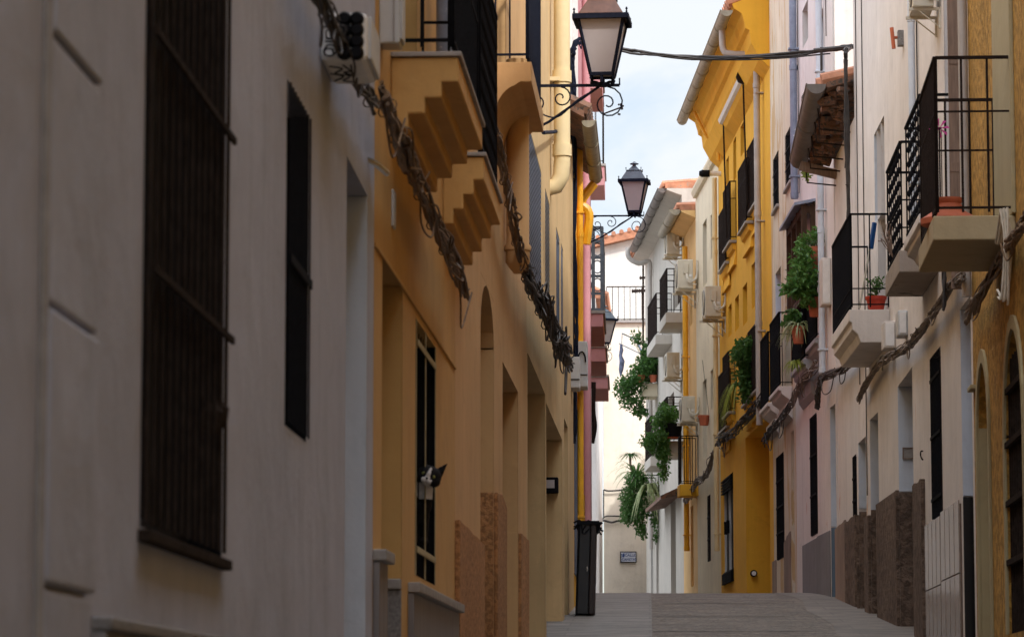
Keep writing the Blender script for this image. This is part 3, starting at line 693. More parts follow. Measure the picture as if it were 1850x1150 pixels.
pink2=house('pink_house','house whose pink box balconies show beyond the pink drainpipe',L5,0,u5(73),11.2,P['cream'],[
  dict(u0=u5(58.5),u1=u5(59.7),z0=6.7,z1=8.9,d=.2,kind='french',mat=P['wood'],arch=0),dict(u0=u5(64),u1=u5(65.2),z0=6.7,z1=8.9,d=.2,kind='french',mat=P['wood'],arch=0),
  dict(u0=u5(69),u1=u5(70.2),z0=6.7,z1=8.9,d=.2,kind='french',mat=P['wood'],arch=0)])
def pbal(Y0,Y1,pxo,ytop,ybot,rail_h=0,rm='lamp_blue',**k):
    o,zb=L5.cross(u5(Y0),pxo,ybot); zt=L5.cross(u5(Y0),pxo,ytop)[1]
    m=MB(); m.fbox(L5,u5(Y0),u5(Y1),zb,zt,0,o); b=m.build('balcony',P['pink'],pink2,bevel=.01)
    m=MB(); m.fbox(L5,u5(Y0)-.03,u5(Y1)+.03,zt+.002,zt+.05,0,o+.03); m.build('ledge',P['ledge'],b)
    if rail_h: return b,o,zt+.05
    return b,o,zt
b,o,zt=pbal(57.5,60.7,1090,566,590,1)
m=MB(); ua,ub=u5(57.5)+.03,u5(60.7)-.03
H=1.42
for z in(0,.28,.58,.9,1.18,H):
    for a,c in(((ua,o),(ub,o)),((ua,.0),(ua,o))): m.bar(L5.p(a[0],a[1]-.02,zt+z+.02),L5.p(c[0],c[1]-.02,zt+z+.02),.05,.045)
for u,oo in((ua,o-.02),(ua,o-.17),(ub,o-.02),(ua,o-.40),((ua+ub)/2,o-.02)): m.fbox(L5,u-.03,u+.03,zt,zt+H+.02,oo-.03,oo+.03)
for z in(.43,.74,1.04,1.3):
    for cc in(o-.1,o-.29): m.tube([L5.p(ua,cc+.085*math.cos(q*.524),zt+z+.02+.11*math.sin(q*.524)) for q in range(13)],.012,5)
    for kk in range(8):
        uu=ua+.2+kk*.36; m.tube([L5.p(uu+.15*math.cos(q*.524),o-.02,zt+z+.02+.12*math.sin(q*.524)) for q in range(13)],.012,4)
m.build('railing',P['lamp_blue'],b)
pbal(63.2,66,1094,628,653); pbal(68.5,71.3,1098,681,702)
pbal(57.6,59.9,1088,125,160)
b,o,zt=pbal(68,70,1092,300,335); 
railing(L5,u5(68)+.03,u5(70),o-.03,zt+.05,zt+1.6,b,P['iron_b'],sp=.12)
# ------------------------------------------------------------------ right side: stucco house (nearest)
a1=hole(R1,1852,1819,590,None,.12,'shutter',ym=850,mat=P['wood'],arch=0)
a1['z1']=R1.z(1835,588); a1['arch']=(a1['u1']-a1['u0'])*.5; a1['z0']=R1.z(1835,1142)
a2=hole(R1,1790,1770,745,None,.22,'arch',ym=900,mat=P['olive']); a2['z1']=R1.z(1780,650); a2['arch']=(a2['u1']-a2['u0'])*.5
uR1a=R1.u(2075,600)
rb1u0,rb1u1,rb1o,rb1z=bal_px(R1,1835,(1686,390),(1660,452))
zr1=rb1z
a3=dict(u0=R1.u(1752,200)-1.15,u1=R1.u(1752,200)-.25,z0=zr1+.02,z1=zr1+2.3,d=.15,kind='french',mat=P['wood'],arch=0)
stuc=house('stucco_house','coarse ochre stucco house with arched openings, nearest on the right',R1,-34,0,9.0,P['stucco'],[a1,a2])
jamb(R1,a2,stuc,P['olive'])
# surrounds
def arch_trim(F,h,t,w,mat,o=.02,full=True):
    m=MB(); u0,u1,z1,ar=h['u0'],h['u1'],h['z1'],h['arch']; zs=z1-ar
    inn=arch_pts(u0,u1,zs,z1,10); out=arch_pts(u0-w,u1+w,zs,z1+w,10)
    for i in range(10):
        m.prism_o(F,[inn[i],inn[i+1],out[i+1],out[i]],.0,o)
    m.prism_o(F,[(u0-w,h['z0']),(u0,h['z0']),(u0,zs),(u0-w,zs)],0,o); m.prism_o(F,[(u1,h['z0']),(u1+w,h['z0']),(u1+w,zs),(u1,zs)],0,o)
    return m.build('surround',mat,t)
arch_trim(R1,a1,stuc,.10,P['olive']); arch_trim(R1,a2,stuc,.11,P['olive'])
fr=MB(); 
for y in(690,790,900,1010): 
    z=R1.z(1835,y); fr.fbox(R1,a1['u0'],a1['u1'],z-.02,z+.02,-.02,.015)
n=8
for i in range(n): u=a1['u0']+(i+.5)*(a1['u1']-a1['u0'])/n; fr.fbox(R1,u-.01,u+.01,a1['z0'],a1['z1']-.15,-.03,-.01)
fr.build('grille',P['iron_rust'],stuc)
m=MB(); u0,u1=R1.u(1833,200),R1.u(1801,200); m.fbox(R1,u0,u1,rb1z+.01,8.9,0,.03); m.build('pilaster',P['olive'],stuc,bevel=.006)
m=MB(); z=R1.z(1764,695); m.fbox(R1,-.35,.0,z-.03,z,0,.05); m.build('impost',P['olive'],stuc)
b=balcony(stuc,R1,rb1u0,rb1u1,rb1o,rb1z,.17,P['slab_ol'],'slab',P['iron_b'],rail_h=1.12,sp=.085,near_sp=.19,mids=(.65,.03),bw=.016)
# shutter leaf folded out behind the balcony, and grey downpipe on the house joint
ul=R1.u(1745,200); ow,_=R1.cross(ul,1713,200)
m=MB(); 
for q in range(1): m.fbox(R1,ul-.045,ul,zr1+.03,zr1+2.9,.02,ow*.98)
for z in(zr1+.1,zr1+1.0,zr1+1.9,zr1+2.8): m.fbox(R1,ul-.052,ul-.045,z,z+.08,.03,ow*.97)
m.build('shutter_leaf',P['wood_l'],stuc,bevel=.004)
u=R1.u(1754,300); m=MB(); m.tube([R1.p(-.10,.05,R1.z(1755,540)),R1.p(-.10,.05,8.9)],.04,10); m.build('drainpipe',P['pipe_grey'],stuc,smooth=True)
# ------------------------------------------------------------------ cream house with tile dado
c1=hole(R2,1757,1738,0,None,.16,'door',ym=800,mat=P['wood']); c1['z1']=R2.z(1745,545)
c2=hole(R2,1702,1684,645,935,.12,'grille',ym=800,g=dict(sp=.09,hs=(.12,.5,.85),mat=P['iron'])); c2['z1']=(R2.z(1702,620)+R2.z(1684,645))/2; c2['z0']=R2.z(1694,935)
c3=hole(R2,1651,1615,707,None,.35,'door',ym=900,mat=P['wood']); c3['z1']=R2.z(1615,707)
c3u=hole(R2,1628,1614,268,410,.2,'french',ym=330)
c3['u1']=min(c3['u1'],R3.O and (R3.O-R2.O).dot(R2.d)-.03)
uR2=(R3.O-R2.O).dot(R2.d)
ra=bal_px(R2,1735,(1660,386),(1632,436)); rb=bal_px(R2,1695,(1624,452),(1607,512))
ra=(ra[0],min(ra[1],rb[0]-.12),ra[2],ra[3]); rb=(rb[0],min(rb[1],uR2-.1),rb[2],rb[3]); 
c4=dict(u0=ra[0]+.3,u1=ra[0]+1.3,z0=ra[3]+.02,z1=ra[3]+2.3,d=.2,kind='french',mat=P['wood'],arch=0)
creamh=house('cream_house','cream house with glossy beige tile dado and a black-edged doorway',R2,0,uR2,9.5,P['cream'],[c1,c2,c3,c4])
jamb(R2,c1,creamh,P['jamb_white'],z0=R2.z(1740,895)); jamb(R2,c1,creamh,P['granite_k'],z1=R2.z(1740,897),th=.02,name='door_panel')
jamb(R2,c3,creamh,P['jamb_white'],z0=R2.z(1616,895))
m=MB(); m.fbox(R2,c3['u1']-.03,c3['u1']-.001,-1,R2.z(1616,897),-.34,.0); m.build('dado',P['dado_brown'],creamh)
# tiles
def tiles(F,t,pts,w,hh):
    top=[F.hit(x,y) for x,y in pts]; u0,u1=top[0][0],top[-1][0]; zb=ground(F.Y((u0+u1)/2))-.1
    g=MB(); zt=min(top[0][1],top[-1][1]); m=MB(); u=u0; n=max(1,round((u1-u0)/w)); w=(u1-u0)/n
    back=MB(); back.fbox(F,u0,u1,zb-.4,zt-.03,0,.012); d=back.build('tile_dado',P['grout'],t)
    for i in range(n):
        z=zt
        while z>zb: m.fbox(F,u0+i*w+.03,u0+(i+1)*w-.03,z-hh+.012,z,.0125,.024); z-=hh
    m.build('tiles',P['tile_wall'],d)
tiles(R2,creamh,[(1736.5,902),(1703,925)],.42,.62)
tiles(R2,creamh,[(1702.5,931),(1674,946)],.42,.62)
tiles(R2,creamh,[(1756.6,880),(1757.5,880)],.05,.62) if 0 else None
dado(R2,creamh,[(1671,864),(1655,877)],P['dado_brown'],.04,wob=.015)
def fill(F,t,ua,ub,z,mat=None):
    m=MB(); m.fbox(F,ua+.001,ub-.001,ground(F.Y(ua))-.5,z,0,.038); return m.build('dado',mat or P['dado_brown'],t,bevel=.006)
if uR2-c3['u1']>.02: fill(R2,creamh,c3['u1'],uR2,R2.z(1618,890))
m=MB(); u=c3['u1']-.02; z=R2.z(1640,801); m.fbox(R2,u-.012,u-.008,z-.05,z+.05,-.18,-.05); pl=m.build('house_plaque',P['ledge'],creamh)
m=MB(); 
for (z0,z1,o0,o1) in((z+.05,z+.062,-.19,-.04),(z-.062,z-.05,-.19,-.04),(z-.05,z+.05,-.19,-.178),(z-.05,z+.05,-.052,-.04)): m.fbox(R2,u-.018,u-.008,z0,z1,o0,o1)
m.build('frame',P['wood_l'],pl)
m=MB(); u,z=R2.hit(1668,822); m.tube(smoothpath([R2.p(u,.0,z+.04),R2.p(u,.02,z+.04),R2.p(u,.025,z),R2.p(u,.01,z-.04),R2.p(u,.0,z-.035)],3),.007,6); m.build('hook',P['iron'],creamh)
b=balcony(creamh,R2,ra[0],ra[1],ra[2],ra[3],.13,P['slab'],'slab',P['iron'],rail_h=1.02,sp=.09,style_='x') if 0 else None
b=balcony(creamh,R2,ra[0],ra[1],ra[2],ra[3],.22,P['white_mould'],'mould',P['iron'],rail_h=1.02,sp=.27,bw=.008,rs='fancy',near_sp=.25,label='balcony with beaded black ironwork over a chipped white moulding')
# ------------------------------------------------------------------ plain cream house, second part
d1=hole(R3,1588,1573,757,None,.3,'arch',ym=900,mat=P['wood'])
d2=hole(R3,1566,1551,800,None,.3,'arch',ym=950,mat=P['wood'])
d4=hole(R3,1592,1580,240,405,.2,'french',ym=330); d4['z1']=R3.z(1581,240); d4['z0']=R3.z(1581,405)
d5=hole(R3,1618,1600,0,0,.2,'french',ym=500)
r3=bal_px(R3,1607,(1534,559),(1500,606))
d5['u0']=r3[0]+.35; d5['u1']=r3[0]+1.3; d5['z0']=r3[3]+.02; d5['z1']=r3[3]+2.2
uR3=R3.u(1548,600)
plain=house('plain_cream_house','plain cream house over whose white moulded balcony a red pot stands',R3,0,uR3,10.4,P['cream'],[d1,d2,d4,d5])
jamb(R3,d1,plain,P['jamb_white'],z0=R3.z(1574,930)); jamb(R3,d2,plain,P['jamb_white'],z0=R3.z(1552,918)) ; jamb(R3,d4,plain,P['jamb_white'])
for h,y in((d1,930),(d2,918)):
    m=MB(); m.fbox(R3,h['u1']-.03,h['u1']-.001,-1,R3.z(1560,y),-.29,.0); m.build('dado',P['dado_brown'],plain)
fill(R3,plain,.004,d1['u0'],(R3.z(1619,889)+R3.z(1589,910))/2)
fill(R3,plain,d1['u1'],d2['u0'],R3.z(1570,932)); fill(R3,plain,d2['u1'],uR3-.003,R3.z(1551,930))
b=balcony(creamh,R2,rb[0],rb[1],rb[2],rb[3],.20,P['slab'],'slab',P['iron'],rail_h=1.0,sp=.25,bw=.009,rs='fancy',near_sp=.3,mids=(.45,),label='small balcony on a mouldy concrete slab')
b=balcony(plain,R3,r3[0],r3[1],r3[2],r3[3],.36,P['white_mould'],'mould',P['iron'],rail_h=1.05,sp=.07,near_sp=.2,mids=(.2,),label='white moulded balcony with tall plain bars')
# downpipe and thin conduit on the facade
pipe(R2,creamh,1648,-60,420,.035,P['jamb_white'])
# ------------------------------------------------------------------ low rose house with the broken tiled eave
e1=hole(R3,1553,1546,820,945,.1,'grille',ym=880); 
uR3b=R3.u(1511,600)
low=house('low_rose_house','low rose plastered house under a sagging gutter and broken tile eave',R3,uR3,uR3b,7.25,P['rose'],[dict(u0=uR3+.25,u1=uR3+.75,z0=R3.z(1546,945),z1=R3.z(1546,820),d=.1,kind='grille',mat=P['wood'],arch=0,g=dict(sp=.09,mat=P['iron']))],roof=False)
# sagging roof: thick broken tiles over the wall
og1=.38
za,zb_=7.64,7.25
ua,ub=uR3+.03,uR3b-.03
m=MB()
m.hexa([R3.p(ua,og1-.05,za-.02),R3.p(ub,og1-.1,zb_-.02),R3.p(ub,-4,zb_+1.15),R3.p(ua,-4,za+1.15),R3.p(ua,og1-.05,za+.05),R3.p(ub,og1-.1,zb_+.05),R3.p(ub,-4,zb_+1.25),R3.p(ua,-4,za+1.25)])
m.build('roof_deck',P['tile_d'],low)
m=MB(); n=17; dk=MB()
for i in range(n):
    t=(i+.5)/n; u=ua+(ub-ua)*t; z=za+(zb_-za)*t
    j=random.uniform(-.06,.05)
    m.tube([R3.p(u,og1+j,z+.09),R3.p(u,-.3+j,z+.24),R3.p(u,-4,z+1.35)],.10,8)
    if random.random()<.9: dk.tube([R3.p(u+.16,og1-.12+j,z+.02),R3.p(u+.16,-.2,z+.16)],.085,7)
for i in range(60):
    t=random.random(); u=ua+(ub-ua)*t; z=za+(zb_-za)*t; oo=random.uniform(.0,og1-.12)
    a=R3.p(u,oo,z-.03-random.random()*.22*(1-oo/og1)); b2_=a+R3.n*random.uniform(.06,.16)+Vector((random.uniform(-.03,.03),random.uniform(-.12,.12),random.uniform(-.03,.05)))
    dk.tube([a,b2_],random.uniform(.03,.06),5)
m.build('roof',P['tile'],low); dk.build('broken_tiles',P['tile_d'],low)
gutter(R3,low,ua-.05,ub+.1,og1+.08,za+.02,.12,P['gutter_grey'],dz=(zb_-za))
m=MB()
for t in(.18,.36,.55,.72,.93):
    u=ua+(ub-ua)*t; z=za+(zb_-za)*t; m=MB(); m.tube([R3.p(u,og1+.02,z-.10),R3.p(u,og1+.0,z-.36),R3.p(u,.0,z-.40)],.011,5); m.build('bracket',P['iron_b'],low)

e=MB(); u=ub-.35; e.bar(R3.p(u,0,zb_-.25),R3.p(u,og1+.1,zb_-.13),.07,.12); e.build('beam',P['wood_l'],low)
for i,(x0,y0,x1,y1) in enumerate([(1547.6,930,1530,945),(1529,938,1512,955)]):
    dado(R3,low,[(x0,y0),(x1,y1)],P['dado_brown'] if i==0 else P['dado_rust'],.03,wob=.015)
# ------------------------------------------------------------------ rose house with planters
f1=hole(R4,1477,1465,755,970,.08,'grille',ym=860,g=dict(sp=.09,hs=(.33,.66),mat=P['iron'])); f1['z1']=R4.z(1471,748)
f2=hole(R4,1511,1501,735,None,.3,'arch',ym=900,mat=P['wood'])
f3=hole(R4,1461,1450,240,0,.1,'grille',ym=250,g=dict(mat=P['iron'])); f3['z1']=R4.z(1456,160); f3['z0']=R4.z(1456,262)
f4=hole(R4,1488,1479,30,190,.2,'french',ym=110)
f5=hole(R4,1460,1450,20,90,.2,'french',ym=60)
uR4=R4.u(1436,600)
r5=bal_px(R4,1490,(1472,610),(1452,636)); r6=bal_px(R4,1473,(1450,648),(1431,676))
rose=house('rose_house','pale rose house with grey dado, hung with potted plants on grey corbels',R4,0,uR4,12.6,P['rose'],[f1,f2,f3,f4,f5],roof_mat=P['tile'])
jamb(R4,f2,rose,P['jamb_white'],z0=R4.z(1501,951)); jamb(R4,f2,rose,P['dado_blue'],z1=R4.z(1501,953),th=.02,name='dado')
jamb(R4,f4,rose,P['jamb_white'])
dado(R4,rose,[(1500.6,957),(1477.5,968)],P['dado_grey'],.015); dado(R4,rose,[(1477.4,970),(1451,985)],P['dado_grey'],.015)
m=MB(); 
for px in(1548,1440): u,_=R4.hit(px,100)
# white lit end gable standing above the low house
m.fbox(R4,-.06,-.004,7.5,12.5,-5.6,-.02); m.build('gable_wall',P['white'],rose)
b5=balcony(rose,R4,r5[0],r5[1],r5[2],r5[3],.22,P['grey_mould'],'deep',P['iron'],rail_h=.95,sp=.05,near_sp=.10,label='upper grey corbel balcony')
b6=balcony(rose,R4,r6[0],r6[1],r6[2],r6[3],.22,P['grey_mould'],'deep',P['iron'],rail_h=.95,sp=.05,near_sp=.10,label='lower grey corbel balcony')
# wooden glazed box (mirador) round the balcony
mi=MB(); ua2,ub2=r6[0]-.2,r6[1]+.25; om=r6[2]+.02; zm0=R4.cross(ua2,1440,548)[1]; zm1=R4.cross(ua2,1440,370)[1]
for u in(ua2,(ua2*2+ub2)/3,(ua2+ub2*2)/3,ub2):
    mi.fbox(R4,u-.04,u+.04,r6[3]+.8,zm1,om-.08,om)
for u in(ua2,ub2): mi.fbox(R4,u-.03,u+.03,r6[3]+.8,zm1,.0,.07)
for z in(r6[3]+.8,zm1-.12): mi.fbox(R4,ua2,ub2,z,z+.10,om-.075,om-.005); mi.fbox(R4,ua2-.025,ua2+.035,z,z+.1,.07,om-.08)
mi.build('glazed_box',P['wood'],b6)
mi=MB(); mi.hexa([R4.p(ua2-.1,0,zm1+.04),R4.p(ub2+.1,0,zm1+.04),R4.p(ub2+.1,om+.1,zm1-.02),R4.p(ua2-.1,om+.1,zm1-.02),R4.p(ua2-.1,0,zm1+.08),R4.p(ub2+.1,0,zm1+.08),R4.p(ub2+.1,om+.1,zm1+.02),R4.p(ua2-.1,om+.1,zm1+.02)]); mi.build('glazed_box_roof',P['pipe_blue'],b6)
pipe(R4,rose,1482,-60,690,.045,P['jamb_white'])
# ------------------------------------------------------------------ worn cream house
g1=hole(R4,1417,1404,825,1013,.1,'grille',ym=920,g=dict(sp=.09,hs=(.25,.5,.75),mat=P['iron'])); g1['z1']=R4.z(1410,820)
g2=hole(R4,1435.2,1430,780,None,.25,'arch',ym=900)
g3=hole(R4,1407,1398,0,385,.1,'grille',ym=330,g=dict(mat=P['iron']),sill=P['ledge']); g3['z1']=R4.z(1402,280)
g4=hole(R4,1431,1420,0,345,.1,'grille',ym=290,g=dict(mat=P['iron']),sill=P['ledge']); g4['z1']=R4.z(1426,232)
g5=hole(R4,1411,1401,495,600,.22,'french',ym=540)
g6=hole(R4,1415,1398,0,130,.2,'french',ym=110)
g6['z1']=R4.z(1404,125); g6['z0']=R4.z(1404,215)
uR4b=(R5.O-R4.O).dot(R4.d)
r7=bal_px(R4,1432,(1406,697),(1390,718)); r8=bal_px(R4,1407,(1386,726),(1371,741))
g7=dict(u0=r7[0]+.25,u1=r7[0]+1.15,z0=r7[3]+.02,z1=r7[3]+1.6,d=.2,kind='french',mat=P['plastic'],arch=0)
worn=house('worn_cream_house','worn cream house with flaking plaster and moulded balconies, next to the yellow one',R4,uR4,uR4b,12.3,P['cream2'],[g1,g2,g3,g4,g5,g7])
jamb(R4,g5,worn,P['jamb_white'])
pipe(R4,worn,1433.5,-60,380,.055,P['pipe_blue'])
dado(R4,worn,[(1429,957),(1418,980)],P['dado_rust'],.02,wob=.02); dado(R4,worn,[(1403,1010),(1397,1014)],P['dado_rust'],.02)
b7=balcony(worn,R4,r7[0],r7[1],r7[2],r7[3],.2,P['white_mould'],'deep',P['iron'],rail_h=1.12,sp=.05,near_sp=.3,mids=(.7,),label='balcony with tall close bars on a chipped moulding')
b8=balcony(worn,R4,r8[0],r8[1],r8[2],r8[3],.2,P['white_mould'],'deep',P['iron'],rail_h=1.12,sp=.05,near_sp=.3,label='lower balcony of the worn cream house')
# ------------------------------------------------------------------ bright yellow house
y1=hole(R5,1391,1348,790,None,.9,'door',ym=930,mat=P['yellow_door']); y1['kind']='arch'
y2=hole(R5,1325,1308,865,1050,.06,'window',ym=950,mat=P['plastic_g'])
yh=[y1,y2]
for pn,pf,yt,yb in((1372,1358,480,560),(1350,1342,520,590),(1335,1328,540,600),(1322,1316,555,610),(1344,1338,230,285),(1330,1325,255,330),(1317,1312,290,350)):
    h=hole(R5,pn,pf,yt,yb,.18,'french',ym=(yt+yb)/2,mat=P['wood_l']); yh.append(h)
uY0,uY1=0,(R6.O-R5.O).dot(R5.d)
oe,ze=R5.cross(.2,1316,22); oe=max(.6,min(oe,1.1))
yellow=house('yellow_house','bright yellow house with deep curved eaves and six dark iron balconies',R5,uY0,uY1,ze-.2,P['yellow'],yh,roof=False)
m=MB(); 
for (y0_,y1_) in((858,885),(1030,1050)):
    za_,zb2=R5.z(1316,y1_),R5.z(1316,y0_); k=5
    for i in range(k): z=za_+(zb2-za_)*(i+.5)/k; m.prism_u(R5,[(0,z-.05),(.05,z-.06),(.05,z-.03),(0,z+.02)],y2['u0']-.02,y2['u1']+.02)
    m.build('louvre',P['iron'],yellow); m=MB()
m=MB(); u=(y2['u0']+y2['u1'])/2; z=R5.z(1316,952)
for uu in(u-.2,u+.3): m=MB(); m.fbox(R5,uu-.02,uu+.02,z-.12,z+.12,0,.06); m.build('handle',P['iron'],yellow)
# eave: soffit, fascia ribs, gutter, tiles
m=MB(); prof=[(-3,ze+1.5),(oe-.05,ze+.10),(oe-.08,ze+.02),(oe-.2,ze-.06),(oe*.62,ze-.22),(oe*.60,ze-.30),(oe*.50,ze-.34),(oe*.46,ze-.55),(oe*.25,ze-.8),(.0,ze-.95),(-.02,ze-.96),(-3,ze-.9)]
m.prism_u(R5,prof,.02,uY1-.02); m.build('eave',P['yellow'],yellow,smooth=False)
m=MB(); n=int(uY1/.24)
for i in range(n):
    u=.15+i*(uY1-.3)/n
    m.tube([R5.p(u,oe+.02,ze+.13),R5.p(u,-3,ze+1.58)],.09,7)
u=uY1*.62
for i in range(9):
    uu=uY1*.35+i*.42; m.tube([R5.p(uu,-.1,ze+.75),R5.p(uu+.40,-.1,ze+.78)],.10,8)
m.build('roof',P['tile'],yellow)
gutter(R5,yellow,.05,uY1+.05,oe+.04,ze,.10,P['zinc'])
# near end downpipe with swan neck
ud=R5.u(1381,400)
m=MB(); pts=[R5.p(ud+.1,oe+.02,ze-.08),R5.p(ud+.1,oe,ze-.42),R5.p(ud+.06,oe-.12,ze-.5),R5.p(ud,.3,ze-.52),R5.p(ud,.14,ze-.56),R5.p(ud,.11,ze-.75)]
m.tube(smoothpath(pts,4),.055,10); m.tube([R5.p(ud,.11,ze-.7),R5.p(ud,.11,R5.z(1381,770))],.055,10)
for y in(155,390,590): z=R5.z(1381,y); m.tube([R5.p(ud,.11,z),R5.p(ud,.11,z+.08)],.064,10); m.fbox(R5,ud-.08,ud+.08,z-.1,z-.08,0,.14)
m.build('drainpipe',P['pipe_grey'],yellow,smooth=True)
m=MB(); u=uY1-1.2; m.tube(smoothpath([R5.p(u,oe-.1,ze-.05),R5.p(u,oe*.6,ze-.4),R5.p(u,.3,ze-.55),R5.p(u,.12,ze-.62),R5.p(u,.1,ze-1.0)],3),.03,6); m.build('overflow_pipe',P['yellow_pipe'],yellow,smooth=True)
# white awning cassette under the eave
ua3=R5.u(1365,300); m=MB(); zz=R5.z(1340,180)
aw=thing('awning_cassette','rolled awning in a white and brown cassette under the yellow eave','awning',tuple(R5.p(ua3,.1,zz)))
oA,zA=R5.cross(ua3,1356,140); oA=min(max(oA,.2),.6)
m.tube([R5.p(ua3,oA,zA),R5.p(ua3+4.2,oA,zA)],.09,8); m.build('casing',P['plastic'],aw)
m=MB(); m.tube([R5.p(ua3-.1,oA,zA),R5.p(ua3-.01,oA,zA)],.13,8); m.fbox(R5,ua3-.02,ua3+.04,zA-.05,zA+.05,0,oA); m.fbox(R5,ua3+4.1,ua3+4.15,zA-.05,zA+.05,0,oA); m.build('end_cap',P['iron_b'],aw)
for q_ in(.02,4.1): m=MB(); m.bar(R5.p(ua3+q_,oA,zA),R5.p(ua3+q_,.15,zA-2.2),.03); m.build('arm',P['iron_b'],aw)
def yb(pw,a,b,rt,label=None,**k):
    q=bal_px(R5,pw,a,b); h=R5.cross(q[0],*rt)[1]-q[3]
    h=min(max(h,.8),1.25)
    bb=balcony(yellow,R5,q[0],q[1],q[2],q[3],.05,P['ledge'],'slab',P['iron_b'],rail_h=h,sp=.045,near_sp=.3,mids=k.get('mids',(.7,)),label=label)
    m=MB(); o=q[2]; z=q[3]-.052; th=.42
    m.prism_u(R5,[(0,z),(o-.05,z),(o-.07,z-th*.25),(o-.12,z-th*.3),(o*.45,z-th*.95),(.0,z-th*.95)],q[0]+.05,q[1]-.05); m.build('corbel',P['yellow'],bb,bevel=.008)
    return q
yq=[yb(1373,(1363,362),(1348,388),(1363,246)),yb(1362,(1346,398),(1331,421),(1344,285)),yb(1331,(1317,433),(1305,454),(1314,327)),yb(1321,(1309,471),(1295,489),(1306,370)),
 yb(1378,(1366,700),(1350,718),(1365,582)),yb(1364,(1349,722),(1338,733),(1348,608)),yb(1329,(1315,742),(1306,756),(1316,634)),yb(1321,(1310,768),(1297,783),(1307,665))]
m=MB(); u=y1['u0']+.25; z=R5.z(1386,1018); 
mt=thing('water_meter','round meter with a white dial by the yellow doorway','meter',tuple(R5.p(y1['u1'],-.1,z)))
q=R5.p(y1['u1']-.02,-.12,z); dd=-R5.d
m.tube([q,q+dd*.08],.06,18); m.build('casing',P['iron'],mt)
m=MB(); m.tube([q+dd*.081,q+dd*.085],.04,18); m.build('dial',P['plastic'],mt)
cm=thing('security_camera','black and white camera under the far end of the yellow eave','camera',tuple(R5.p(uY1-.6,.1,ze-1.3)))
m=MB(); zc=R5.z(1300,236) ; zc=ze-1.15; m.tube([R5.p(uY1-.6,0,zc),R5.p(uY1-.6,.22,zc)],.05,10); m.build('mount',P['plastic'],cm)
m=MB(); m.tube([R5.p(uY1-.6,.22,zc),R5.p(uY1-.6,.36,zc),R5.p(uY1-.6,.42,zc)],.07,10,rads=[.07,.075,.045]); m.build('lens_hood',P['black'],cm)
# ------------------------------------------------------------------ cream house with air conditioner, buff house, white house
def r6u(px,py=600): return R6.u(px,py)
w6=r6u(1258); w7=r6u(1233); w8=r6u(1198); w9=r6u(1166)
def hx(pn,pf,yt,yb_,d=.15,kind='french',**k):
    h=hole(R6,pn,pf,yt,yb_,d,kind,ym=(yt+yb_)/2,**k); return h
cr6=house('narrow_cream_house','narrow cream house past the yellow one, with scored parapet and tall grey shutters',R6,0,w6,R6.z(1290,300),P['cream3'],
 [hx(1277,1270,405,520,mat=P['shutter']),hx(1290,1284,390,470),hx(1277,1270,690,1000-170,mat=P['shutter_blue']),hx(1289,1284,670,740),hx(1284,1279,895,1015,.06,'grille',mat=P['wood']),hx(1293,1290,890,935)],roof=False)
pipe(R6,cr6,1293,330,1000,.05,P['pipe_cream'])
m=MB(); zt=R6.z(1290,300); m.prism_u(R6,[(-.2,zt-.02),(.06,zt+.02),(.10,zt+.12),(.10,zt+.18),(-.2,zt+.5)],0.1,w6-.1); m.build('parapet',P['cream3'],cr6)
m=MB(); 
for i in range(9): m.fbox(R6,.3,.36,zt+.5,zt+2.9,-.6-i*.25,-.5-i*.25)
m.fbox(R6,.36,w6-.3,zt-.5,zt+2.9,-3.2,-.35); m.build('roof_room',P['cream3'],cr6)
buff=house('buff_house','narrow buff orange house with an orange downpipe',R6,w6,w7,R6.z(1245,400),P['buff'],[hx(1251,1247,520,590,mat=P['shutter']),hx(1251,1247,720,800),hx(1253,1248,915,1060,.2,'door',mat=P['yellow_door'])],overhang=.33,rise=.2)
gutter(R6,buff,w6+.05,w7+.0,.42,R6.z(1245,400)+.02,.12,P['zinc'])
pipe(R6,buff,1239,455,1000,.06,P['yellow_pipe'])
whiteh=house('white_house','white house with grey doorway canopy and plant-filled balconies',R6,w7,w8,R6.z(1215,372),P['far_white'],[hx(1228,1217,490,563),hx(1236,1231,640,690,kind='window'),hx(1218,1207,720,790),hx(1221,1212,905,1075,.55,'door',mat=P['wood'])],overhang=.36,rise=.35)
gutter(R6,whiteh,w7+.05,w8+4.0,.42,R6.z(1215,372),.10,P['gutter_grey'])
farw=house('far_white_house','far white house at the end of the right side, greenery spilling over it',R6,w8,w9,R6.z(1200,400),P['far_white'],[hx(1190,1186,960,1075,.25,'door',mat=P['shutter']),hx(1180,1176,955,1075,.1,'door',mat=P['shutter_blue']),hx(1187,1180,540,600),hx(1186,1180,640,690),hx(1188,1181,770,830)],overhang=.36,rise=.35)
m=MB(); ud_=w8+3.2; zt=R6.z(1200,400); m.tube(smoothpath([R6.p(ud_,.62,zt-.1),R6.p(ud_,.6,zt-.35),R6.p(ud_,.35,zt-.5),R6.p(ud_,.1,zt-.45),R6.p(ud_,.08,zt-.8)],4),.06,8); m.tube([R6.p(ud_,.08,zt-.7),R6.p(ud_,.08,4)],.05,8); m.build('drainpipe',P['pipe_grey'],farw,smooth=True)
jw=[c for c in whiteh.children]
m=MB(); m.prism_u(R6,[(.0,R6.z(1216,905)),(.0,R6.z(1216,890)),(.45,R6.z(1216,905)-.02),(.45,R6.z(1216,905)-.1)],w7+.6,w8-.2); m.build('canopy',P['tile_d'],whiteh)
def wb(parent,pw,a,b,th,rh,mat='far_white',label=None,**k):
    q=bal_px(R6,pw,a,b,.5); 
    bb=balcony(parent,R6,q[0],q[1],q[2],q[3],th,P[mat],'slab',P['iron_b'],rail_h=rh,label=label,**k); return q
kw=dict(sp=.05,near_sp=.16,mids=(.85,))
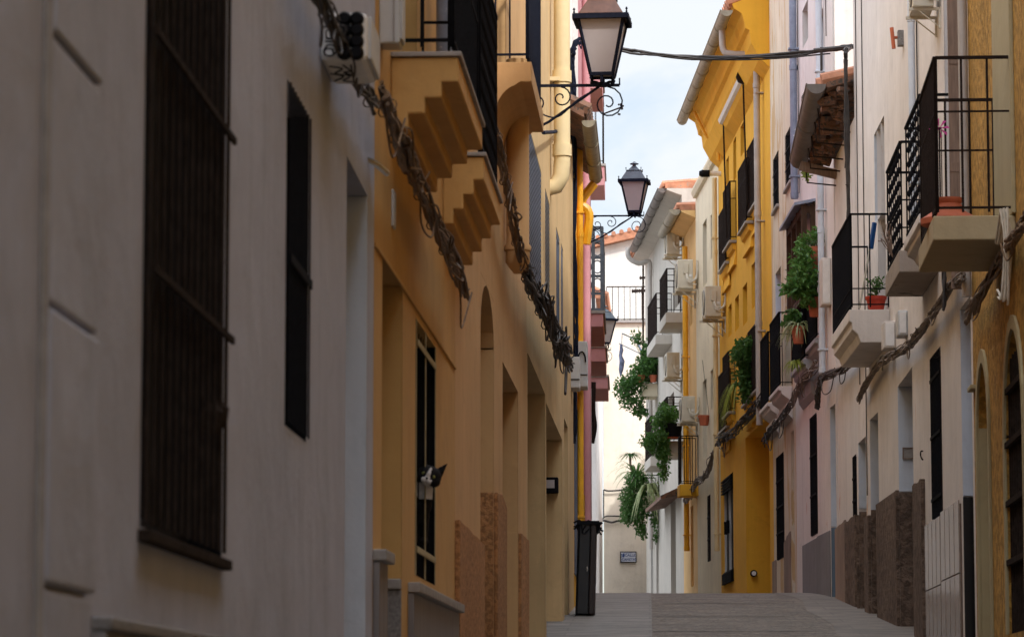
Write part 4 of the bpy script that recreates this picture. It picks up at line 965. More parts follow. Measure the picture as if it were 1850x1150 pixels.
W1=wb(whiteh,1243,(1203,564),(1191,585),.22,.95,**kw)
W2=wb(farw,1214,(1184,604),(1166,624),.22,.95,**kw)
W3=wb(farw,1188,(1160,692),(1157,700),.32,.7,mat='cream3',sp=.15,near_sp=.15)
W4=wb(whiteh,1243,(1204,796),(1193,812),.25,.95,**kw)
W5=wb(farw,1205,(1175,824),(1166,838),.22,.95,**kw)
W6=wb(buff,1262,(1228,874),(1226,880),.24,1.0,mat='yellow',sp=.12,near_sp=.12)
W7=wb(farw,1190,(1161,895),(1158,902),.30,.5,mat='cream3',sp=.2,near_sp=.2)
# ------------------------------------------------------------------ closing house across the end of the street
E=Face(1120,900,95,1175,'R'); E.d=Vector((1,0,0)); E.n=Vector((0,-1,0)); E.O=at(1090.5,900,95); E.O.z=0
ue=E.u(1172,900)
zt=E.z(1130,583)
endh=house('end_house','pale house closing the street, with a tiled street sign and a roof terrace',E,0,3.2,zt,P['endwall'],[],depth=2.4,roof=False)
F2=Face(1120,900,97.3,1175,'R'); F2.d=Vector((1,0,0)); F2.n=Vector((0,-1,0)); F2.O=at(1091,900,97.3); F2.O.z=0
# set-back upper storey with a sloping gable roof
m=MB(); x1=3.2; zl,zr=F2.z(1100,450),F2.z(1190,414)
m.prism_o(F2,[(-1.2,zt-1),(x1,zt-1),(x1,zr+.25),(-1.2,zl-.2)],-7,0); m.build('upper_storey',P['white'],endh)
m=MB(); m.prism_o(F2,[(-1.4,zl-.22),(x1,zr+.24),(x1,zr+.46),(-1.4,zl+.0)],-7,.3); 
for i in range(20):
    uu=-1.3+i*.23; z=zl-.0+(zr+.46-zl)*(uu+1.4)/(x1+1.4); m.tube([F2.p(uu,.34,z+.03),F2.p(uu,-6.8,z+.03)],.07,6)
m.build('roof',P['tile'],endh)
m=MB(); m.fbox(E,0,1.2,zt,zt+.06,-.3,.12); m.fbox(E,0,3.2,zt+.0,zt+.05,-.2,.08); m.build('terrace_edge',P['ledge'],endh)
r=MB(); ub_=3.1; n=18
for i in range(n+1): u=.1+(ub_-.1)*i/n; r.fbox(E,u-.01,u+.01,zt+.05,zt+1.02,-.01,.01)
for z in(zt+.1,zt+1.03): r.fbox(E,.1,ub_,z-.015,z+.015,-.015,.015)
r.build('railing',P['iron_rust'],endh)
cg=Face(1168,900,89.2,1175,'R'); cg.O=Vector((.12,89.2,0)); cg.d=Vector((0,1,0)); cg.n=Vector((-1,0,0))
house('unseen_shade_house','low unseen house added behind the far white house to shade the end wall',cg,0,5.6,7.3,P['white'],[dict(u0=2,u1=3,z0=2.5,z1=4.8,d=.2,kind='door',mat=P['wood'],arch=0)],depth=7,overhang=.02,rise=.5)  # added out of sight to block sun from the lower end wall
# left hand neighbour of the closing house
G=Face(1080,900,88,1205,'L')
bh=house('beige_side_house','beige house seen edge-on at the far left end of the street',G,-2,6.5,10.6,P['cream'],[],depth=5)
# ------------------------------------------------------------------ street lanterns
def lantern(name,label,top_c,size,wall,mroof,mframe,rot=0,arm_z=None,group='wall lanterns'):
    """square tapered lantern on a scrolled bracket; top_c = centre of the roof rim; wall = point on the wall at bracket height"""
    c=Vector(top_c); s=size; base=Vector(wall); t=thing(name,label,'street lamp',tuple(base),group)
    ca,sa=math.cos(rot),math.sin(rot)
    def q(x,y,z): return c+Vector((x*ca-y*sa,x*sa+y*ca,z))*s
    def ring(h,z): return [q(-h,-h,z),q(h,-h,z),q(h,h,z),q(-h,h,z)]
    def frus(m,a,b): v=a+b; m.add(v,[(0,1,2,3),(7,6,5,4)]+[(i,(i+1)%4,4+(i+1)%4,4+i) for i in range(4)])
    T,B,HZ=.40,.20,-1.02          # half widths of the glass body, height in rim half units
    m=MB(); frus(m,ring(.47,.02),ring(.40,.05)); frus(m,ring(.40,.05),ring(.235,.34)); frus(m,ring(.26,.34),ring(.26,.36)); frus(m,ring(.20,.36),ring(.06,.52))
    m.lathe(q(0,0,0),[(.06*s,.50*s),(.06*s,.56*s),(.15*s,.58*s),(.15*s,.60*s),(.06*s,.64*s),(.03*s,.67*s)],12)
    m.build('roof',mroof,t,bevel=.004)
    m=MB(); 
    for a,b in(((-1,-1),(1,-1)),((1,-1),(1,1)),((1,1),(-1,1)),((-1,1),(-1,-1))):
        m.bar(q(a[0]*.48,a[1]*.48,-.02),q(b[0]*.48,b[1]*.48,-.02),.05*s,.09*s)
        m.bar(q(a[0]*B,a[1]*B,HZ),q(b[0]*B,b[1]*B,HZ),.045*s,.06*s)
        m.bar(q(a[0]*T,a[1]*T,-.06),q(a[0]*B,a[1]*B,HZ),.045*s,.045*s)
        m.lathe(q(a[0]*.47,a[1]*.47,.03),[(.02*s,0),(.012*s,.05*s),(.024*s,.07*s),(.008*s,.10*s)],6)
        m.lathe(q(a[0]*.25,a[1]*.25,.37),[(.014*s,0),(.01*s,.04*s),(.02*s,.06*s),(.006*s,.08*s)],6)
        m.lathe(q(a[0]*B,a[1]*B,HZ-.10),[(.008*s,0),(.022*s,.03*s),(.012*s,.06*s)],6)
    m.build('frame',mframe,t)
    m=MB()
    for a,b in(((-1,-1),(1,-1)),((1,-1),(1,1)),((1,1),(-1,1)),((-1,1),(-1,-1))):
        k=.985; m.add([q(a[0]*T*k,a[1]*T*k,-.06),q(b[0]*T*k,b[1]*T*k,-.06),q(b[0]*B*k,b[1]*B*k,HZ),q(a[0]*B*k,a[1]*B*k,HZ)],[(0,1,2,3)])
    m.add([q(-B,-B,HZ+.01),q(B,-B,HZ+.01),q(B,B,HZ+.01),q(-B,B,HZ+.01)],[(0,1,2,3)])
    m.build('glass',P['frost'],t,recalc=False)
    # cradle and bracket
    m=MB(); d=(Vector((c.x,c.y,0))-Vector((base.x,base.y,0))); Lh=d.length; d.normalize(); z=base.z
    tip=Vector((c.x,c.y,z))
    r=.011
    for sx in(-1,1):
        m.tube(smoothpath([q(sx*B*.9,0,HZ-.02),q(sx*B*.95,0,HZ-.15),q(sx*B*.7,0,(z-c.z)/s+.06),tip+Vector((0,0,.0))],4),r*1.3,6)
        m.tube(smoothpath([q(0,sx*B*.9,HZ-.02),q(0,sx*B*.95,HZ-.15),q(0,sx*B*.7,(z-c.z)/s+.06),tip+Vector((0,0,.0))],4),r*1.3,6)
    m.bar(base-d*.02,tip+d*.14,.022,.022); m.bar(tip+d*.14,tip+d*.14+Vector((0,0,.06)),.012)
    m.lathe(tip+Vector((0,0,.0)),[(.05,-.01),(.05,.015),(.02,.03),(.02,.05)],10)
    m.build('bracket',mframe,t)
    m=MB(); 
    def P2(a,zz): return base+d*a+Vector((0,0,zz))
    m.tube([P2(0,-.42),P2(Lh*.35,-.30),P2(Lh*.96,-.01)],r,6)
    m.bar(P2(0.005,.08),P2(.005,-.5),.03,.012)
    def scroll(cx_,cz,r0,turn,st,sgn=1): 
        pts=[]; N=22
        for i in range(N+1):
            f=i/N; a=st+sgn*f*turn*2*math.pi; rr=r0*(1-f*.88); pts.append(P2(cx_+rr*math.cos(a),cz+rr*math.sin(a)))
        m.tube(pts,r*.6,5)
    scroll(Lh*.20,-.13,.12,1.3,1.57,1); scroll(Lh*.50,-.10,.09,1.3,1.57,-1); scroll(Lh*1.06,-.15,.14,1.6,1.57,-1); scroll(Lh*.12,-.30,.10,1.2,0,1)
    m.tube(smoothpath([P2(.0,-.02),P2(Lh*.2,-.2),P2(Lh*.45,-.26),P2(Lh*.7,-.12),P2(Lh*.95,-.02)],5),r*.6,5)
    m.build('scroll',mframe,t)
    return t
Y1=27.2; c1_=at(1088,36,Y1); w=L2.O+L2.d*((Y1-L2.O.y)/L2.d.y); w.z=at(1000,155,Y1).z
lantern('street_lamp','rust brown square lantern on a scrolled bracket, largest and nearest of the lamps',c1_,.455,w,P['lamp_brown'],P['iron_blue'],rot=-.06)
Y2=50; c2_=at(1146,328,Y2); w=L4.p(.6,0,at(1070,390,Y2).z)
lantern('street_lamp','slate grey lantern high in the sky gap, on a scrolled bracket by the pink house',c2_,.45,Vector((L4.p(0.1,0,0).x,Y2,at(1070,390,Y2).z)),P['lamp_blue'],P['iron_blue'],rot=-.1)
Y3=74; c3_=at(1092,578,Y3)
lantern('street_lamp','lantern half hidden behind the pink balconies',c3_,.5,Vector((-1.7,Y3,at(1090,632,Y3).z)),P['lamp_blue'],P['iron_blue'],rot=.3)
# ------------------------------------------------------------------ cables
cables('wire_bundle','thick tangle of paint-splashed cables along the wall over the ochre doorway',
  wall_path(L2,[(690,170),(716,235),(742,300),(768,360),(795,425),(822,480),(840,528)],.12),13,.0085,P['cable_b'],.062,'cable bundles along the left walls',clumps=10,seg=5,curl=1)
cables('wire_bundle','dark cable tangle hugging the grey wall around the white junction box',
  wall_path(L1,[(555,-40),(585,12),(612,60),(640,125),(662,165),(674,195)],.08),11,.0065,P['cable'],.045,'cable bundles along the left walls',clumps=7,seg=5)
cables('wire_bundle','twisted brown cables running down past the fat orange soil pipe',
  wall_path(L2,[(893,235),(905,290),(918,345),(928,400),(938,455),(955,505),(975,548),(992,590)],.12),9,.010,P['cable_b'],.065,'cable bundles along the left walls',clumps=12,seg=6)
cables('wire_bundle','black knotted cable tangle ending at the grey meter cabinets',
  wall_path(L2,[(950,480),(968,530),(985,570),(1000,605),(1015,632),(1030,655)],.14),12,.012,P['cable'],.10,'cable bundles along the left walls',clumps=22,seg=6)
cables('wire_bundle','second black knot of cables beside the pink-lit window',
  wall_path(L2,[(986,545),(993,575),(1003,600),(1016,612),(1028,645)],.2),7,.012,P['cable'],.09,'cable bundles along the left walls',clumps=10,seg=5)
q=L2.p(L2.u(996,600),.15,L2.z(996,590)); m=MB()
for k in(0,.05): m.tube(smoothpath([q,q+Vector((0,.2,-.25)),q+Vector((0,-.25+k,-.55)),q+Vector((0,-.4+k,-.72)),q+Vector((0,.1,-.5)),q+Vector((0,.3,-.2))],4),.012,5)
o=m.build('cable_loop',P['cable'],None,smooth=True); tag(o,'loose black cable loop hanging above the sand house doors','cable')
# riser beside the narrow yellow house, turning over at the top
YR=41.0
def pr(px,py,Y=YR): return at(px,py,Y)
cables('riser_cables','upright blue-black cables tied to the corner of the sand house, bent over at the top',
  [pr(1052,74),pr(1042,78),pr(1035,92),pr(1032,110),pr(1034,160),pr(1036,230),pr(1037,330),pr(1036,420),pr(1038,520),pr(1039,600),pr(1036,680),pr(1038,760),pr(1034,800)],6,.013,P['iron_blue'],.045,None,clumps=5,seg=5)
m=MB(); a=L2.p(L2.u(957,240),.12,L2.z(957,240)); m.tube(smoothpath([a,a+(pr(1030,215)-a)*.5+Vector((0,0,-.05)),pr(1030,200),pr(1036,150)],5),.018,6)
o=m.build('loop_cable',P['iron_blue'],None,smooth=True); tag(o,'black cable sagging from the blue-grey shutter to the corner riser','cable')
YC=41.5
span=[at(1050,72,YC),at(1125,90,YC),at(1180,98,YC),at(1260,105,YC),at(1350,103,YC),at(1440,97,YC),at(1500,90,YC),at(1540,84,YC)]
cables('overhead_cable','thick black twisted cable slung across the street between the houses',span,4,.012,P['cable'],.022,None,seg=8,ties=False)
m=MB(); a=at(1350,107,YC); m.tube(smoothpath([at(1180,100,YC),at(1300,108,YC),at(1400,106,YC),at(1500,97,YC)],8),.010,5); m.tube([at(1470,92,YC),at(1545,84,YC)],.03,6); m.bar(at(1484,86,YC),at(1484,128,YC),.03); 
o=m.build('overhead_wire',P['cable'],None); tag(o,'thinner dark wire hanging just beneath the twisted street cable','cable')
u15=uR3-.06
def rr3(px,y,o=.06): 
    u=R3.u(px,600); return R3.p(u15,o,R3.cross(u15,px,y)[1])
cables('riser_cables','black vertical cables dropping past the broken tile eave to the white balcony',[at(1538,84,YC)]+[R3.p(u15-.05,.10,R3.cross(u15,1547,y)[1]) for y in(92,110,160,230,320,400,480,560,600)],4,.016,P['cable'],.035,None,seg=5,clumps=2)
for F_,px,y0,z1,lb in ((R3,1562,900,10.3,'thin dark wire running straight up the plain cream house'),(R3,1551,700,10.3,'thinner wire beside the corner of the plain cream house'),(R4,1445,350,12.4,'thin wire up the worn cream facade beside the rose house'),(R4,1497,60,12.4,'thin wire on the rose house by the sunlit gable'),(R2,1662,250,9.4,'thin wire up the cream house under the top air conditioner')):
    u=F_.u(px,300); m=MB(); m.tube([F_.p(u,.015,F_.z(px,y0)),F_.p(u,.015,z1)],.007,5)
    o=m.build('wall_wire',P['cable'],None); tag(o,lb,'wire')
gR='cable bundles along the right walls'
cables('wire_bundle','dusty brown cables crossing the stucco wall beneath the nearest balcony',wall_path(R1,[(1853,395),(1838,420),(1815,455),(1790,500),(1765,545),(1745,575)],.10),11,.010,P['cable_b'],.055,gR,clumps=5,seg=6)
cables('wire_bundle','grey brown cable run over the tall doorway of the cream house',wall_path(R2,[(1740,500),(1718,515),(1700,545),(1680,575),(1655,610),(1632,632)],.10)+wall_path(R3,[(1606,645),(1590,655),(1572,682),(1556,710),(1551,722)],.10),11,.010,P['cable_g'],.055,gR,clumps=12,seg=6)
cables('wire_bundle','black frayed cables hanging in a fork near the grey downpipe',wall_path(R3,[(1547,632),(1538,650),(1522,668)],.10)+[R4.p(R4.u(px,700),.14,R4.z(px,y)) for px,y in((1505,680),(1498,700),(1496,718),(1495,738))],12,.012,P['cable'],.07,gR,clumps=9,seg=6)
cables('wire_bundle','pale brown loose cables looping under the grey corbels',[R4.p(R4.u(px,700),.12,R4.z(px,y)) for px,y in((1492,655),(1480,672),(1465,692),(1452,712),(1443,730))],11,.010,P['cable_g'],.09,gR,clumps=6,seg=6)
cables('wire_bundle','dark cable run sloping down to the yellow doorway',[R4.p(R4.u(px,750),.12,R4.z(px,y)) for px,y in((1443,730),(1430,750),(1415,768),(1402,782),(1392,798))],11,.012,P['cable'],.07,gR,clumps=8,seg=6)
cables('wire_bundle','tangled black wires under the yellow balconies',[R5.p(R5.u(px,750),.12,R5.z(px,y)) for px,y in((1390,720),(1372,745),(1352,762),(1340,778),(1322,790),(1306,800))],10,.013,P['cable'],.10,gR,clumps=14,seg=6)
cables('wire_bundle','pale grey wires scalloped across the narrow cream house',[R6.p(R6.u(px,850),.12,R6.z(px,y)) for px,y in((1301,815),(1293,845),(1283,862),(1272,868),(1264,878),(1256,895),(1247,905))],9,.013,P['cable_g'],.09,gR,clumps=10,seg=6)
# hanging loops at the very right, by the arched grille
m=MB(); u=R1.u(1846,420)
for k in range(5):
    x=R1.p(u+.03*k,.10+.02*(k%3),R1.z(1846,385)); m.tube(smoothpath([x+Vector((0,.3,-.15)),x,x+Vector((0,-.05,.02)),x+Vector((.01*k,-.08,-.2)),x+Vector((0,-.02,-.55)),x+Vector((-.01*k,.03,-.62+.03*k))],4),.009,5)
o=m.build('cable_loop',P['cable_w'],None,smooth=True); tag(o,'pale cables looped on the stucco wall at the right edge','cable')
m=MB()
for k in range(6): 
    a=R2.p(R2.u(1728+2*k,540),.10+.01*k,R2.z(1730,480)); m.tube(smoothpath([a,a+Vector((0,.1,-.15)),a+Vector((0,-.05,-.30)),a+Vector((-.02,-.15,-.34-.02*k)),a+Vector((0,-.1,-.1))],4),.011,5)
o=m.build('cable_knot',P['cable'],None,smooth=True); tag(o,'dark cable ends knotted below the nearest right balcony','cable')
# end wall wires
yE=94.9
def ew(lb,pts,r,k=4):
    m=MB(); m.tube(smoothpath([at(x,y,yE) for x,y in pts],k),r,5); tag(m.build('wall_wire',P['cable'],None,smooth=True),lb,'wire')
ew('drooping wire from the greenery to the corner above the street sign',[(1091,884),(1100,886),(1125,884),(1150,876)],.025)
ew('upright wire on the corner of the pale end wall',[(1090.5,884),(1090.4,910),(1090.5,935)],.018)
ew('upper taut wire above the street sign',[(1088,938),(1095,932),(1120,932),(1160,934)],.022)
ew('lower thick wire above the street sign',[(1080,955),(1088,940),(1105,943),(1120,940),(1160,942)],.03)
# ------------------------------------------------------------------ boxes on the left walls
u0=L1.u(578,90); oB,_=L1.cross(u0,664,90); zt=L1.cross(u0,620,22)[1]; zb=L1.cross(u0,620,110)[1]
t=thing('junction_box','off-white junction box scribbled with black marks, eight round black plugs on its end','junction box',tuple(L1.p(u0+.2,0,zb)))
LB=.46
m=MB(); m.fbox(L1,u0,u0+LB,zb,zt,.0,oB); m.build('casing',P['plastic'],t,bevel=.022)
m=MB(); m.fbox(L1,u0+.03,u0+LB-.03,zb+.01,zt-.01,oB-.002,oB+.012); m.build('lid',P['plastic_g'],t,bevel=.006)
for i in range(2):
    for j in range(4):
        c=L1.p(u0-.005,oB*(.52+.26*i),zb+(zt-zb)*(.14+.235*j)); m=MB(); m.tube([c,c-L1.d*.012,c-L1.d*.03],.021,14,rads=[.025,.026,.018]); m.build('plug',P['black'],t,smooth=True)
m=MB(); rnd=random.Random(3)
def sc(pts,f): m.tube(smoothpath([f(a,b) for a,b in pts],4),.0032,4)
fe=lambda a,b:L1.p(u0-.002,oB*a,zb+(zt-zb)*b)
sc([(.08,.20),(.16,.32),(.30,.30),(.34,.18),(.22,.10),(.10,.14),(.12,.24),(.26,.24),(.28,.16)],fe); sc([(.10,.40),(.38,.38)],fe); sc([(.14,.45),(.14,.62),(.34,.62),(.36,.45),(.14,.46)],fe); sc([(.22,.52),(.26,.56),(.24,.50)],fe); sc([(.05,.70),(.38,.66)],fe); sc([(.10,.78),(.2,.92),(.22,.76),(.34,.90),(.36,.74)],fe)
for a in(.40,.43,.46): sc([(a,.45),(a+.01,.62)],fe)
fu=lambda a,b:L1.p(u0+LB*b,oB*a,zb-.002)
sc([(.15,.2),(.4,.3),(.2,.5),(.5,.6),(.3,.8),(.6,.85)],fu); sc([(.1,.5),(.35,.62),(.12,.8)],fu); sc([(.45,.15),(.55,.4),(.4,.45),(.6,.6)],fu)
m.build('scribbles',P['black'],t)
# grey cabinet near the upper edge
u0=L2.u(684,40)+.02; o0,zc=L2.cross(u0,722,78); 
t=thing('wall_cabinet','plain pale grey cabinet fixed high up between the grey and ochre houses','cabinet',tuple(L2.p(u0+.2,0,zc)))
m=MB(); m.fbox(L2,u0,u0+.16,zc,zc+.75,.0,o0); m.build('casing',P['plastic_g'],t,bevel=.008)
m=MB(); m.fbox(L2,u0+.01,u0+.15,zc+.02,zc+.73,o0+.0,o0+.012); m.build('door',P['plastic_g'],t,bevel=.004)
m=MB(); m.fbox(L2,u0-.01,u0-.001,zc+.01,zc+.72,o0*.72,o0*.76); m.build('seam',P['ledge'],t)
cl=thing('drying_towel','pale grey strip of cloth hanging inside the ornate balcony railing','towel',tuple(L2.p(lb2[0]+.3,lb2[2]-.1,lb2[3]+.5)))
m=MB(); g=lambda px,py:L2.p(L2.cross(0,px,py)[0]*0+lb2[0]-.8,L2.cross(lb2[0]-.8,px,py)[0],L2.cross(lb2[0]-.8,px,py)[1])
a,b,c,d=g(854,70),g(863,70),g(863,187),g(854,185); n=L2.d*.02
m.hexa([a,b,c,d,a+n,b+n,c+n,d+n]); m.build('cloth',P['ledge'],cl,bevel=.003)
# pale blue drainpipe behind the first balcony
m=MB(); uu=lb1[0]+1.9; oo=.12; px=781; u_=L2.u(774,50); m.tube([L2.p(u_,.1,lb1[3]+.0),L2.p(u_,.1,7.1)],.06,10); o=m.build('drainpipe',P['pipe_blue'],ochre,smooth=True)
# meter cabinets at the corner
for (px0,px1,y0,y1,dy,lab) in((1041,1061,616,698,0,'upper light grey meter cabinet with a curled black cable, beside the yellow pipe'),(1027,1047,644,700,-.8,'lower pale grey meter cabinet strapped with black cables at the house corner')):
    Yb=41.3+dy*1.5; a=at(px0,y1,Yb); b=at(px1,y0,Yb)
    t=thing('meter_cabinet',lab,'cabinet',tuple(a))
    m=MB(); m.hexa([Vector((a.x,Yb,a.z)),Vector((b.x,Yb,a.z)),Vector((b.x,Yb+.5,a.z)),Vector((a.x,Yb+.5,a.z)),Vector((a.x,Yb,b.z)),Vector((b.x,Yb,b.z)),Vector((b.x,Yb+.5,b.z)),Vector((a.x,Yb+.5,b.z))]); m.build('casing',P['plastic_g'],t,bevel=.01)
    m=MB(); w=b.x-a.x; m.hexa([Vector((a.x+w*.0,Yb-.012,a.z+.25*(b.z-a.z)))+Vector(q) for q in((0,0,0),(w,0,0),(w,.012,0),(0,.012,0),(0,0,.012),(w,0,.012),(w,.012,.012),(0,.012,.012))]); m.build('seam',P['black'],t)
    if dy==0: 
        m=MB(); m.tube([Vector((a.x+w*.5+.05*math.cos(q*.5),Yb-.02,a.z+.30+.13*math.sin(q*.5))) for q in range(9)],.010,5); m.build('cable',P['black'],t,smooth=True)
# ------------------------------------------------------------------ wheelie bin on the slope
def bin_():
    Yb=38.6; a=at(1040,1117,Yb); b=at(1074,1119,Yb); top0=at(1044,945,Yb); top1=at(1081,945,Yb)
    t=thing('wheelie_bin','tall dark two-tone bin with a frayed black top, leaning by the left wall','bin',((a.x+b.x)/2,Yb,ground(Yb)))
    gz=ground(Yb)+.004; H=top0.z-gz; dp=.55
    def blk(x0,x1,t0,t1,y0,y1,z0,z1):
        def X(f,z): s=(z-gz)/H; return (x0+(t0-x0)*s)+((x1+(t1-x1)*s)-(x0+(t0-x0)*s))*f
        return [Vector((X(0,z),y,z)) if k in(0,3) else Vector((X(1,z),y,z)) for z in(z0,z1) for k,y in((0,y0),(1,y0),(2,y1),(3,y1))]
    xm=a.x+(b.x-a.x)*.66; tm=top0.x+(top1.x-top0.x)*.62
    sl=.0677*dp
    m=MB(); m.hexa(blk(a.x+.01,xm,top0.x+.02,tm,Yb,Yb+dp,gz+.02,gz+H)); m.build('body',P['bin'],t,bevel=.012)
    m=MB(); m.hexa(blk(xm+.004,b.x,tm+.004,top1.x-.02,Yb-.01,Yb+dp,gz+.02,gz+H-.01)); m.build('door',P['bin_b'],t,bevel=.012)
    m=MB(); m.hexa(blk(a.x-.004,a.x+.006,top0.x,top0.x+.016,Yb-.012,Yb+dp,gz,gz+H-.02)); m.hexa(blk(b.x-.0,b.x+.014,b.x,b.x+.014,Yb,Yb+.06,gz+.36,gz+.44)); m.build('hinge_strip',P['black'],t)
    m=MB(); mz=at(1058,1027,Yb).z; m.lathe(Vector((xm-.01,Yb-.02,mz)),[(.006,-.03),(.014,0),(.006,.03)],8); m.build('latch',P['metal'],t)
    m=MB(); rnd=random.Random(5)
    for i in range(70):
        x=top0.x+rnd.random()*(top1.x-top0.x); y=Yb-.02+rnd.random()*dp; z=gz+H-.03+rnd.random()*.05
        m.tube(smoothpath([Vector((x,y,z)),Vector((x+rnd.uniform(-.06,.06),y-.01,z+rnd.uniform(-.04,.03))),Vector((x+rnd.uniform(-.08,.08),y-rnd.random()*.03,z-rnd.random()*.12))],3),.011,4)
    m.hexa([Vector((x,y,z)) for z in(gz+H-.01,gz+H+.03) for x,y in((top0.x-.01,Yb-.03),(top1.x+.01,Yb-.03),(top1.x+.01,Yb+dp),(top0.x-.01,Yb+dp))])
    m.build('lid',P['black'],t)
bin_()
# white metal strip, cloth and posts just past the narrow yellow house
t=thing('roller_awning','tall white metal rail with folded dark cloth standing beyond the yellow drainpipe','awning',tuple(at(1064,1000,53)))
m=MB(); a=at(1064,700,53); b=at(1067,945,53); m.bar(at(1066,702,53),at(1067,1040,53),.045); m.bar(at(1061.5,702,53),at(1062.5,1040,53),.03); m.build('rail',P['metal'],t)
m=MB(); m.tube(smoothpath([at(1072,690,54),at(1071,740,54),at(1074,770,54),at(1069,800,54)],4),.045,7,rads=None); m.build('cloth',P['iron_b'],t)
# ------------------------------------------------------------------ street sign
yS=94.93; a=at(1120.5,995.5,yS); b=at(1150,1015.5,yS)
t=thing('street_sign','white and blue tiled street name plate on the pale end wall','sign',((a.x+b.x)/2,yS,b.z))
m=MB(); m.hexa([Vector((x,y,z)) for z in(b.z,a.z) for x,y in((a.x,yS-.03),(b.x,yS-.03),(b.x,yS+.06),(a.x,yS+.06))]); m.build('frame',P['iron_b'],t)
m=MB(); e=.025; m.hexa([Vector((x,y,z)) for z in(b.z+e,a.z-e) for x,y in((a.x+e,yS-.038),(b.x-e,yS-.038),(b.x-e,yS),(a.x+e,yS))]); pl=m.build('tile_plate',simple('glazed_white_tile',(.62,.66,.74),.2,0,.05,10,0),t)
blue=simple('cobalt_glaze',(.03,.07,.22),.3,0,.1,10,0)
def text(s,c,size,mat,parent,name='lettering'):
    cu=bpy.data.curves.new('txt','FONT'); cu.body=s; cu.size=size; cu.align_x='CENTER'; cu.align_y='CENTER'; cu.extrude=.002; cu.offset=size*.02
    ob=bpy.data.objects.new('txt',cu); link(ob); bpy.context.view_layer.update()
    me=bpy.data.meshes.new_from_object(ob.evaluated_get(bpy.context.evaluated_depsgraph_get())); bpy.data.objects.remove(ob)
    H=HOME[parent.name]
    for v in me.vertices: v.co=Vector((v.co.x+c[0]-H.x,c[1]-H.y-v.co.z,v.co.y+c[2]-H.z))
    me.materials.clear(); me.materials.append(mat); me.name=name
    o=link(bpy.data.objects.new(name,me)); HOME[o.name]=H; o.parent=parent; return o
w=b.x-a.x; h=a.z-b.z
text('CALLE',(a.x+w*.60,yS-.042,b.z+h*.66),h*.34,blue,pl); text('CANETAS',(a.x+w*.55,yS-.042,b.z+h*.28),h*.30,blue,pl)
m=MB(); c=Vector((a.x+w*.2,yS-.041,b.z+h*.66)); m.prism_o(E,[((c.x-E.O.x)+w*.09*math.cos(q*.785)*(1 if q%2 else .7),c.z+h*.2*math.sin(q*.785)) for q in range(8)],E.O.y-(yS-.036),E.O.y-(yS-.045)); 
m.build('crest',blue,pl)
m=MB()
for i in range(5): x=a.x+w*(.08+.02*(i%2)); z=b.z+h*(.15+.15*i); m.lathe(Vector((x,yS-.04,z)),[(.01,-.012),(.018,0),(.01,.012)],6)
for i in range(7): m.lathe(Vector((a.x+w*(.3+.07*i),yS-.04,b.z+h*.87)),[(.008,-.008),(.014,0),(.008,.008)],6)
m.build('border',blue,pl)
# ------------------------------------------------------------------ air conditioners (one modelled, the rest copied)
def make_ac(w=.80,h=.55,d=.29):
    t=thing('air_conditioner','','air conditioner',(0,0,0),'air conditioning units on the right houses'); F=Loc(); hw=w/2; g=.10
    m=MB(); m.fbox(F,-hw,hw,0,h,g,g+d); m.build('casing',P['ac'],t,bevel=.012)
    m=MB(); m.tube([F.p(-.08,g+d-.005,h*.5),F.p(-.08,g+d+.012,h*.5)],h*.42,24)
    m.build('fan_recess',P['shutter'],t)
    m=MB()
    for k in range(5): r=h*.08*(k+1); m.tube([F.p(-.08+r*math.cos(q*.3927),g+d+.018,h*.5+r*math.sin(q*.3927)) for q in range(17)],.004,4)
    for q in range(8): m.bar(F.p(-.08,g+d+.018,h*.5),F.p(-.08+h*.41*math.cos(q*.785),g+d+.018,h*.5+h*.41*math.sin(q*.785)),.004)
    m.build('fan_grille',P['ac'],t)
    m=MB(); 
    for sx in(-hw+.09,hw-.09): m.fbox(F,sx-.02,sx+.02,-.045,-.005,0,g+d+.05); m.fbox(F,sx-.02,sx+.02,-.30,-.045,0,.03); m.bar(F.p(sx,.02,-.28),F.p(sx,g+d*.7,-.05),.03,.012)
    m.fbox(F,-hw,hw,-.005,.0,g,g+d); m.build('bracket',P['ac'],t)
    # end facing down the street: terminal cover with pipes
    m=MB(); m.fbox(F,-hw-.03,-hw-.001,h*.50,h*.86,g+.09,g+.19); m.build('terminal_cover',P['ac'],t,bevel=.008)
    m=MB()
    for k in(0,.05): m.tube(smoothpath([F.p(-hw-.01,g+.12,h*.5),F.p(-hw-.05,g+.10-k*.5,h*.3-k),F.p(-hw-.04,g-.02,h*.28),F.p(-hw-.02,.03,h*.5-k),F.p(-hw-.02,.02,h*.95)],4),.018,6)
    m.tube(smoothpath([F.p(-hw-.01,g+.14,h*.5),F.p(-hw-.04,g+.10,h*.2),F.p(-hw-.03,.04,h*.12)],4),.012,5)
    m.build('pipes',P['cable_w'],t,smooth=True)
    for k in range(3): pass
    m=MB(); m.fbox(F,-hw-.006,-hw-.001,h*.40,h*.48,g+.03,g+.08); m.build('rating_plate',P['plastic'],t)
    return t
ac0=make_ac(); first=True
def place_ac(F,px,pyb,pyt,label,wpx=None,o=0,s=None):
    """px = wall-side edge of the near end; pyt..pyb its height in the photograph"""
    global first
    u=F.u(px,(pyb+pyt)/2); zb=F.cross(u,px,pyb)[1]; zt=F.cross(u,px,pyt)[1]; s=(zt-zb)/.55
    t=ac0 if first else copy_tree(ac0); first=False
    # local +x runs forward along the wall, local -y faces the street
    ang=math.atan2(F.d.y,F.d.x)
    x=F.d; y=-F.n
    M=Matrix(((x.x,y.x,0,0),(x.y,y.y,0,0),(0,0,1,0),(0,0,0,1)))
    p=F.p(u+.42*s,o,zb); M=Matrix.Translation(p)@M.to_4x4()@Matrix.Diagonal((s,s,s,1))
    t.matrix_world=M; t['label']=label; return t
